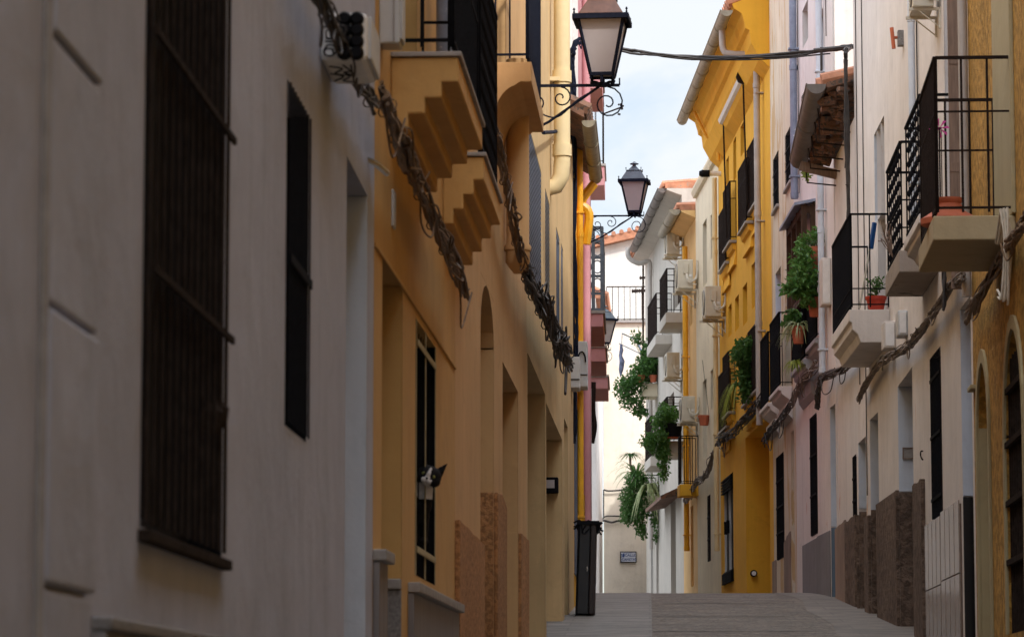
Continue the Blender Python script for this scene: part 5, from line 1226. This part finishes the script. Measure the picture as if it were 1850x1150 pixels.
place_ac(R6,1236,458,414,'cream air conditioner highest on the white house, under its eave')
place_ac(R6,1262,520,468,'air conditioner fixed on the buff house over the orange downpipe')
place_ac(R6,1313,570,516,'large cream air conditioner with a white sticker beside the yellow house')
place_ac(R6,1236,680,636,'air conditioner on the white house just below its top balcony')
place_ac(R6,1264,760,715,'lowest air conditioner, above the planter of trailing greenery')
place_ac(R2,1700,10,-60,'air conditioner cut by the top edge, near the right, its underside in view')
# ------------------------------------------------------------------ white boxes on the right walls
def wbox(F,px0,px1,y0,y1,label,mat='white_mould',name='junction_box',dep=.12,L_=.35):
    u=F.u(px1,(y0+y1)/2); o,z1=F.cross(u,px0,y0); z0=F.cross(u,px0,y1)[1]; o=max(.06,min(o,.35))
    t=thing(name,label,'junction box',tuple(F.p(u,0,z0))); m=MB(); m.fbox(F,u,u+L_,z0,z1,0,o); m.build('casing',P[mat],t,bevel=.01)
    m=MB(); m.fbox(F,u-.012,u-.001,z0+.02,z1-.02,.015,o-.015); m.build('cover',P['plastic'],t,bevel=.004); return t
wbox(R3,1597,1618,580,628,'small white ribbed box hanging under the red pot balcony')
wbox(R2,1622,1640,560,605,'open grey junction box stuffed with black wires over the doorway','plastic_g')
wbox(R4,1484,1502,465,550,'tall white box next to the terracotta pot','white_mould')
t=thing('wall_lamp_socket','old socket with a bare orange lamp holder on the cream wall','lamp socket',tuple(R2.p(R2.u(1630,65),0,R2.z(1630,75))))
m=MB(); u,z=R2.hit(1632,68); m.fbox(R2,u-.05,u+.05,z-.09,z+.07,0,.06); m.build('base',P['stone'],t,bevel=.005)
m=MB(); m.tube([R2.p(u-.02,.10,z-.12),R2.p(u-.02,.12,z+.10)],.02,8); m.tube([R2.p(u,.06,z),R2.p(u,.11,z)],.015,6); m.build('holder',P['terracotta'],t)
# ------------------------------------------------------------------ plants
def leaves(m,cs,n,sz,droop=0,rnd=random,pointy=1.0):
    """cs = ellipsoids (centre, rx,ry,rz, weight)"""
    tot=sum(c[4] for c in cs)
    for i in range(n):
        r=rnd.random()*tot
        for c in cs:
            r-=c[4]
            if r<=0: break
        v=Vector((rnd.gauss(0,1),rnd.gauss(0,1),rnd.gauss(0,1))).normalized()*(rnd.random()**.45)
        p=Vector(c[0])+Vector((v.x*c[1],v.y*c[2],v.z*c[3]))
        d=Vector((rnd.gauss(0,1),rnd.gauss(0,1),rnd.gauss(-droop,.8))).normalized(); x=d.orthogonal().normalized()
        x=(Matrix.Rotation(rnd.random()*6.28,3,d)@x); s=sz*rnd.uniform(.6,1.4); nn=d.cross(x)
        m.add([p,p+d*s*.5+x*s*.3+nn*s*.08,p+d*s*1.1*pointy,p+d*s*.5-x*s*.3+nn*s*.08,p+d*s*.55-nn*s*.06],[(0,1,4),(1,2,4),(2,3,4),(3,0,4)])
def stems(m,root,cs,n,r,rnd=random):
    for i in range(n):
        c=rnd.choice(cs); v=Vector((rnd.gauss(0,.5)*c[1],rnd.gauss(0,.5)*c[2],rnd.gauss(0,.5)*c[3])); e=Vector(c[0])+v; a=Vector(root)
        m.tube(smoothpath([a,a+(e-a)*.5+Vector((0,0,.06)),e],3),r,4)
def pot(c,r,h,mat,t,label=None):
    m=MB(); m.lathe(c,[(r*.62,0),(r*.68,0),(r*.92,h*.78),(r,h*.78),(r*1.04,h),(r*.92,h),(r*.86,h*.82),(r*.1,h*.8)],18); return m.build('pot',P[mat],t,smooth=True,label=label)
def plant(label,potc,pr_,ph,pm,cs,n,sz,lm='leaf',droop=.2,name='potted_plant',group=None,nst=10,seed=1,root=None):
    rnd=random.Random(seed); c=Vector(potc) if potc is not None else Vector(root)
    t=thing(name,label,'plant',tuple(c),group)
    if potc is not None: pot(c,pr_,ph,pm,t)
    rt=c+Vector((0,0,ph*.8 if potc is not None else 0))
    m=MB(); stems(m,rt,cs,nst,.007 if sz<.1 else .012,rnd); m.build('stems',P['leaf_b'],t)
    m=MB(); leaves(m,cs,int(n*.72),sz*.95,droop,rnd); m.build('foliage',P[lm],t,recalc=False); return t
def strap(m,c,n,L_,w,rnd,up=.6,droop=1.0):
    for i in range(n):
        a=rnd.random()*6.28; l=L_*rnd.uniform(.7,1.2); h=Vector((math.cos(a),math.sin(a),0)); up_=up*rnd.uniform(.5,1.4)
        pts=[Vector(c)+h*l*s*.8+Vector((0,0,l*(up_*s-droop*s*s))) for s in(0,.2,.4,.6,.8,1)]
        x=h.cross(Vector((0,0,1))); vs=[];fs=[]
        for j,p in enumerate(pts): ww=w*(1-(j/5)**2*.95)*.5; vs+=[p-x*ww,p+x*ww]
        for j in range(5): fs.append((2*j,2*j+1,2*j+3,2*j+2))
        m.add(vs,fs)
# right near: jar on the first balcony, dry plant, mop, red pot plant
def onF(F,u,o,z): return F.p(u,o,z)
u=rb1u0+.28; c=R1.p(u,rb1o-.12,rb1z+.0)
t=thing('clay_jar','big terracotta jar standing on the nearest right balcony','jar',tuple(c))
cc=R1.p(u+.3,*(lambda q:(max(.15,min(q[0],rb1o-.15)),rb1z))(R1.cross(u+.3,1712,370)))
m=MB(); m.lathe(cc,[(.14,0),(.20,.02),(.205,.06),(.11,.12),(.10,.15),(.085,.17),(.10,.19),(.10,.21),(.08,.21),(.07,.18)],20); m.build('body',P['terracotta'],t,smooth=True)
t2=thing('pinwheel','small pink and yellow pinwheel tied in the nearest balcony railing','pinwheel',tuple(cc+Vector((0,0,.3))))
q=R1.p(u+.3,*R1.cross(u+.3,1697,232)); m=MB(); m.tube([Vector((q.x,q.y,rb1z+.05)),q],.006,5); m.build('stick',P['iron'],t2)
m=MB(); rnd=random.Random(2)
for i in range(8): a=i*.785; d=Vector((math.cos(a),0,math.sin(a))); p2=Vector((-math.sin(a),0.2,math.cos(a))); m.add([q,q+d*.06+p2*.02,q+d*.075],[(0,1,2)])
m.build('vane',simple('pink_foil',(.75,.05,.35),.4,0,.4,30,0),t2,recalc=False)
uu=r3[0]+.2; o3=r3[2]; z3=r3[3]
c=R3.p(uu,*(lambda q:(max(.1,q[0]),z3+.0))(R3.cross(uu,1583,560)))
plant('small leafy plant in a red clay pot on the white moulded balcony',c,.115,.165,'terra_red',[(c+Vector((0,0,.30)),.12,.12,.08,1),(c+Vector((-.02,0,.20)),.08,.08,.04,.3)],260,.035,'leaf',0,seed=4,nst=9)
t=thing('mop','mop with a blue head and pale stick leaning upside down in the balcony railing','mop',tuple(R3.p(uu+.6,o3*.5,z3)))
um=uu+.6; A_=R3.p(um,*R3.cross(um,1553,556)); B_=R3.p(um,*R3.cross(um,1573,440)); C_=R3.p(um,*R3.cross(um,1580,402))
m=MB(); m.tube([A_,B_],.012,6); m.build('stick',P['cable_w'],t); m=MB(); m.bar(B_+Vector((0,-.02,-.06)),C_,.035,.05); m.build('head',simple('blue_plastic',(.01,.07,.22),.45),t,bevel=.006)
# rose house plants
def r4(px,py,u=None,dz=0):
    u=r5[0]+.1 if u is None else u; o,z=R4.cross(u,px,py); return R4.p(u,o,z)
c=r4(1478,486,r5[0]-.05); plant('fleshy green plant in a bright terracotta pot, hanging highest on the rose house',c,.125,.30,'terracotta',[(c+Vector((-.05,0,.42)),.22,.18,.08,1),(c+Vector((-.20,0,.34)),.12,.14,.10,.6),(c+Vector((.0,0,.5)),.10,.1,.09,.5)],420,.06,'leaf_b',0,seed=5,group=None)
c=r4(1474,572,r5[0]-.05); plant('terracotta pot hung below the big bushy plant',c,.12,.26,'terracotta',[(c+Vector((-.05,0,.28)),.15,.15,.06,1)],120,.05,'leaf',.2,seed=6)
cA=r4(1450,500,r5[0]-.2)
plant('large bushy green plant spilling over the glazed wooden box',None,0,0,'terracotta',[(r4(1450,462,r5[0]-.2),.16,.3,.18,.7),(r4(1453,495,r5[0]-.2),.24,.35,.22,1.3),(r4(1445,518,r5[0]-.2),.26,.3,.15,1),(r4(1458,535,r5[0]-.2),.12,.2,.17,.6),(r4(1436,520,r5[0]-.2),.16,.2,.10,.6)],1900,.075,'leaf_b',.5,name='bushy_plant',seed=7,root=cA,nst=30)
def spider(label,c,lm,n,L_,w,seed,potr=0,name='spider_plant',pm='terracotta',up=.7,dr=1.2):
    rnd=random.Random(seed); t=thing(name,label,'plant',tuple(c)); 
    if potr: pot(Vector(c)-Vector((0,0,potr*2)),potr,potr*2,pm,t)
    m=MB(); strap(m,c,n,L_,w,rnd,up,dr); m.build('foliage',P[lm],t,recalc=False); return t
spider('striped spider plant in a terracotta pot on the lower grey corbel',r4(1444,590,r6[0]+.1),'leaf_s',90,.38,.03,8,.12)
c=r4(1432,575,r6[0]+.3); plant('dark red leafed plant hanging over the corner of the rose house balcony',None,0,0,'',[(c,.16,.2,.16,1)],170,.10,'foliage_red' if 0 else 'leaf',.8,name='trailing_plant',seed=9,root=c+Vector((0,0,.1)),nst=8)
spider('yellowish trailing spider plant below the striped one',r4(1436,655,r6[0]+.1),'leaf_fern',60,.24,.02,10)
# yellow house plants
def r5p(px,py,u,): o,z=R5.cross(u,px,py); return R5.p(u,o,z)
u=yq[5][0]-.25
c=r5p(1341,640,u); plant('dense dark shrub in the middle lower balcony of the yellow house',None,0,0,'',[(c,.22,.45,.22,1),(r5p(1347,620,u),.16,.4,.12,.6),(r5p(1343,675,u),.17,.3,.25,.7),(r5p(1346,708,u),.14,.3,.2,.4)],1500,.08,'leaf',.3,name='balcony_shrub',seed=11,root=r5p(1345,720,u),nst=20)
u=yq[6][0]-.05
c=r5p(1333,720,u); rnd=random.Random(3)
t=thing('fern','feathery yellow-green fern hanging from the yellow balcony','plant',tuple(c)); m=MB(); strap(m,c+Vector((0,0,.25)),120,.55,.012,rnd,.6,1.9); m.build('foliage',P['leaf_fern'],t,recalc=False)
# low pot hung on narrow cream house
u=w6*.45; 
def r6p(px,py,u): o,z=R6.cross(u,px,py); return R6.p(u,o,z)
u=R6.u(1281,760); c=r6p(1272,768,u); t=thing('wall_pot','empty terracotta pot hung on the narrow cream house','flower pot',tuple(c)); pot(c,.12,.20,'terracotta',t)
m=MB(); m.tube([c+Vector((.1,0,.2)),r6p(1269,650,u)],.006,4); m.build('wire',P['iron_b'],t)
# white house greenery
u=W3[0]+.1
cs=[(r6p(1170,655,u),.30,.6,.38,1.3),(r6p(1176,640,u),.25,.5,.45,1.1),(r6p(1158,675,u),.30,.5,.30,1),(r6p(1145,690,u),.35,.5,.28,1),(r6p(1128,700,u),.28,.4,.30,.8),(r6p(1142,725,u),.35,.4,.25,.7),(r6p(1157,742,u),.2,.3,.14,.35),(r6p(1150,610,u),.15,.3,.2,.3)]
plant('great mass of greenery billowing from the planter at the far end of the street',None,0,0,'',cs,5200,.085,'leaf',.4,name='balcony_greenery',seed=12,root=r6p(1178,690,u),nst=40)
for px,lb in((1158,'small terracotta pot in the greenery, left of its pair'),(1180,'small terracotta pot in the greenery, right of its pair')):
    c=r6p(px,690,W3[0]-.1); t=thing('flower_pot',lb,'flower pot',tuple(c)); pot(c,.10,.17,'terracotta',t)
u=W4[0]-.12
cs=[(r6p(1212,748,u),.22,.5,.2,1),(r6p(1200,740,u),.16,.4,.2,.5),(r6p(1192,760,u),.2,.4,.2,.8),(r6p(1195,790,u),.22,.4,.25,.9),(r6p(1198,820,u),.17,.3,.25,.8),(r6p(1200,850,u),.10,.2,.25,.4),(r6p(1182,800,u),.2,.3,.25,.6),(r6p(1172,795,u),.2,.3,.2,.4)]
plant('trailing dark green creeper hanging from a white balcony beneath an air conditioner',None,0,0,'',cs,3300,.075,'leaf_b',.8,name='trailing_plant',seed=13,root=r6p(1212,780,u),nst=30)
c=r6p(1216,790,u+.05); t=thing('planter','black tub planter with a red saucer on the white balcony','planter',tuple(c))
m=MB(); m.lathe(c,[(.14,0),(.17,.02),(.2,.28),(.2,.3),(.17,.3)],16); m.build('tub',P['black'],t,smooth=True); m=MB(); m.lathe(c-Vector((0,0,.03)),[(.16,0),(.22,.01),(.23,.03),(.16,.028)],16); m.build('saucer',P['terracotta'],t,smooth=True)
u=W7[0]+.1
cs=[(r6p(1150,870,u),.3,.5,.3,1),(r6p(1140,895,u),.3,.4,.3,1),(r6p(1148,920,u),.3,.4,.3,1),(r6p(1133,925,u),.18,.3,.3,.7),(r6p(1157,945,u),.15,.3,.3,.4),(r6p(1162,960,u),.08,.2,.2,.15),(r6p(1160,900,u),.2,.3,.2,.5)]
plant('dark creeper curtain trailing from the lowest far balcony',None,0,0,'',cs,4200,.075,'leaf',1.2,name='trailing_plant',seed=14,root=r6p(1165,880,u),nst=30)
spider('tall spiky plant with arching leaves among the far balcony greenery',r6p(1150,862,u),'leaf_b',40,.85,.05,15,up=1.0,dr=1.0,name='spiky_plant')
spider('pale striped spiky plant drooping beside the far balcony greenery',r6p(1172,880,u-.2),'leaf_s',46,.75,.07,16,up=.8,dr=1.6,name='spiky_plant')
rt=r6p(1147,860,u); tp=r6p(1139,822,u)
t=thing('yucca','slender yucca with a starry crown, rising from the lowest far balcony','plant',tuple(rt)); m=MB(); m.tube(smoothpath([rt,rt+(tp-rt)*.5+Vector((-.05,0,0)),tp],4),.03,6); m.build('trunk',P['wood_l'],t)
m=MB(); strap(m,tp,60,.42,.035,random.Random(17),.5,.7); m.build('crown',P['leaf'],t,recalc=False)
u=R6.u(1190,930); cs=[(r6p(1182,935,u),.12,.3,.25,1),(r6p(1185,965,u),.08,.3,.2,.5),(r6p(1170,920,u),.1,.3,.15,.6)]
plant('withered brownish creeper over the far doorways',None,0,0,'',cs,420,.07,'leaf_fern' if 0 else 'leaf',1,name='trailing_plant',seed=18,root=r6p(1180,905,u),nst=24)
# small wisp of weed on the broken eave's gutter
c=at(1457,312,45); t=plant('tuft of weeds growing from the sagging gutter',None,0,0,'',[(c,.06,.2,.10,1)],160,.05,'leaf_y',0,name='weed_tuft',seed=19,root=c-Vector((0,0,.1)),nst=6)
# cardboard-like dry twig plant on slab balcony
c=R2.p(rb[0]+1.2,rb[2]+.02,rb[3]+.25); t=thing('dry_plant','dry leafless twigs sticking out of the mouldy slab balcony','plant',tuple(c)); m=MB(); rnd=random.Random(20)
for i in range(16): 
    e=c+Vector((rnd.uniform(-.1,.08),rnd.uniform(-.2,.2),rnd.uniform(.0,.22))); m.tube([c+Vector((0.05,0,-.15)),c+(e-c)*.4+Vector((rnd.gauss(0,.02),0,0)),e],.005,4)
m.build('twigs',P['wood_l'],t)
# ------------------------------------------------------------------ roof clutter at the far end
YA=91
t=thing('tv_antenna','tall thin rooftop antenna with crossbars in front of the pale end house','antenna',tuple(at(1162,640,YA)))
m=MB(); m.tube([at(1162,640,YA),at(1162,412,YA)],.03,6); m.build('mast',P['iron_rust'],t)
m=MB(); m.bar(at(1155,502,YA),at(1186,500,YA),.06); m.bar(at(1141,526,YA),at(1182,524,YA),.07)
for i in range(10): m.bar(at(1143+i*4,529,YA-.1),at(1143+i*4,522,YA+.1),.02)
for i in range(6): m.bar(at(1157+i*5,505,YA-.1),at(1157+i*5,498,YA+.1),.02)
m.bar(at(1160,402,YA),at(1168,412,YA),.05); m.bar(at(1166,400,YA),at(1172,376,YA),.03); m.bar(at(1169,402,YA),at(1176,378,YA),.03); m.build('crossbar',P['iron_b'],t)
c=at(1116,216,60)
t=thing('roof_aerial','small arrow shaped aerial sticking out past the pink house','antenna',tuple(at(1094,205,60)))
m=MB(); m.tube([at(1090,206,60),at(1122,194,60)],.015,5); m.build('mast',P['iron_rust'],t)
m=MB(); m.bar(at(1117,188,60),at(1119,190,60),.03); m.bar(at(1122,187,60),at(1124,198,60),.04); m.bar(at(1116,206,60),at(1121,207,60),.03); m.bar(at(1120,190,60),at(1127,192,60),.03); m.build('element',P['iron_b'],t)
YL=84
t=thing('clothesline','clothes drying rack with a dangling grey and red garment, in front of the end house','clothes rack',tuple(at(1122,600,YL)))
m=MB(); m.bar(at(1118,620,YL),at(1160,640,YL),.025); m.bar(at(1124,602,YL),at(1150,614,YL+.6),.025); m.bar(at(1124,602,YL),at(1123,625,YL),.02); m.bar(at(1150,614,YL+.6),at(1163,642,YL),.03); m.build('rack',P['pipe_blue'],t)
m=MB(); pts=[at(1122,622,YL),at(1123,632,YL),at(1121,642,YL),at(1124,652,YL),at(1122,668,YL),at(1121,680,YL)]; m.tube(pts,.05,7,rads=[.03,.05,.045,.07,.06,.01]); m.build('garment',simple('slate_cotton',(.14,.16,.24),.9,0,.5,12,.3,None,((.30,.10,.09),.6)),t,smooth=True)
# doorbell, door numbers
# ------------------------------------------------------------------ the cat
def cat():
    uc=L2.hit(768,862)[0]; 
    c=L2.p(uc-.0,.02,L2.z(768,862)); Yc=c.y
    c=at(775,860,Yc)                      # head centre
    X=Vector((1,0,0)); Z=Vector((0,0,1)); Y_=Vector((0,-1,0))
    tilt=R(20)                            # head tipped to its right
    rx=Vector((math.cos(tilt),0,-math.sin(tilt))); rz=Vector((math.sin(tilt),0,math.cos(tilt)))
    def h(x,y,z): return c+rx*x+rz*z+Y_*y
    h0=h; S_=1.3
    def h(x,y,z): return h0(x*S_,y*S_,z*S_)
    t=thing('cat','black and white cat leaning its head out between the window bars','cat',tuple(c-Vector((0,0,.2))))
    bm=bmesh.new()
    def ell(p,r,rot=True):
        ret=bmesh.ops.create_icosphere(bm,subdivisions=3,radius=1)
        for v in ret['verts']:
            q=v.co; v.co=(Vector(p)+((rx*q.x*r[0]+rz*q.z*r[2] if rot else X*q.x*r[0]+Z*q.z*r[2])+Y_*q.y*r[1])*(S_ if rot else 1.15))
    ell(h(0,0,0),(.050,.050,.043)); ell(h(0,.030,-.014),(.026,.026,.019)); ell(h(-.011,.048,-.021),(.0135,.012,.011)); ell(h(.011,.048,-.021),(.0135,.012,.011)); ell(h(0,.040,-.032),(.012,.012,.009))
    ell(h(-.028,.012,-.012),(.024,.03,.023)); ell(h(.028,.012,-.012),(.024,.03,.023)); ell(h(0,.038,.004),(.011,.016,.016))
    nb=h(-.015,-.03,-.04); ell(nb,(.042,.05,.05),False)
    for k,(dx,dy,dz,r) in enumerate([(-.03,-.05,-.09,.050),(-.05,-.07,-.14,.055),(-.07,-.10,-.19,.06),(-.10,-.14,-.22,.075),(-.13,-.22,-.23,.085),(-.16,-.32,-.23,.085),(-.18,-.42,-.24,.08)]): ell(c+X*dx+Y_*dy+Z*dz,(r,r,r),False)
    for dx in(-.03,-.085):
        for k in range(6): ell(c+X*(dx)+Y_*(-.075)+Z*(-.2-.022*k),(.024-.001*k,.026,.026),False)
        ell(c+X*dx+Y_*(-.055)+Z*(-.325),(.022,.032,.016),False)
    for sx,tip in((-1,(.047,-.006,.080)),(1,(.052,-.006,.079))):
        a=[h(sx*.014,.004,.036),h(sx*.050,-.006,.014),h(sx*.030,-.018,.030)]; a.append(h(sx*.034,.006,.028)); tp=h(sx*tip[0],tip[1],tip[2])
        vs=[bm.verts.new(p) for p in (a[0],a[3],a[1],a[2])]; tv=bm.verts.new(tp)
        for i in range(4): bm.faces.new((vs[i],vs[(i+1)%4],tv))
        bm.faces.new(vs[::-1])
    me=bpy.data.meshes.new('body'); bm.to_mesh(me); bm.free(); o=link(bpy.data.objects.new('body',me))
    md=o.modifiers.new('r','REMESH'); md.mode='VOXEL'; md.voxel_size=.0042; sm=o.modifiers.new('s','SMOOTH'); sm.iterations=3; sm.factor=.5
    bpy.context.view_layer.update(); m2=bpy.data.meshes.new_from_object(o.evaluated_get(bpy.context.evaluated_depsgraph_get())); bpy.data.objects.remove(o)
    m2.name='body'; H=HOME[t.name]
    bk=simple('black_fur',(.010,.009,.010),.85,0,.4,60,.5,spec=.2); wh=simple('white_fur',(.60,.57,.55),.9,0,.1,60,.4,spec=.2)
    m2.materials.clear(); m2.materials.append(bk); m2.materials.append(wh)
    for p in m2.polygons:
        q=p.center-c; lx,ly,lz=q.dot(rx)/S_,q.dot(Y_)/S_,q.dot(rz)/S_; w=False
        if ly>.02 and abs(lx)<.004+.008*max(0,(.030-lz)/.05) and lz<.034: w=True           # blaze
        if ly>.028 and abs(lx)<.020 and lz<-.012: w=True                                  # muzzle
        if q.z<-.030 and q.z>-.115 and q.x<.02 and lz<-.034 and abs(q.x+.03+.2*(q.z+.06))<.035+.25*max(0,q.z+.115): w=True              # bib
        p.material_index=1 if w else 0; p.use_smooth=True
    for v in m2.vertices: v.co-=H
    b=link(bpy.data.objects.new('body',m2)); b.parent=t; HOME[b.name]=H
    ey=M_('yellow_green_eye'); ey.b.inputs['Base Color'].default_value=(.30,.30,.07,1); ey.b.inputs['Roughness'].default_value=.1
    for sx in(-1,1):
        p=h(sx*.0195,.0415,.003); e=MB()
        vs=[];fs=[]
        n=10; 
        for i in range(5):
            for k in range(n):
                th=math.pi*i/4; ph=2*math.pi*k/n; vs.append(p+rx*.0105*math.sin(th)*math.cos(ph)+rz*.0100*math.sin(th)*math.sin(ph)+Y_*.0070*math.cos(th))
        for i in range(4):
            for k in range(n): fs.append((i*n+k,i*n+(k+1)%n,(i+1)*n+(k+1)%n,(i+1)*n+k))
        e.add(vs,fs); eo=e.build('eye',ey.m,b,smooth=True)
        e=MB(); e.tube([p+Y_*.0062,p+Y_*.0078],.0038,8); e.build('pupil',P['black'],eo)
    e=MB(); e.tube([h(0,.060,-.011),h(0,.0655,-.014)],.0055,8,rads=[.006,.004]); e.build('nose',P['black'],b)
cat()
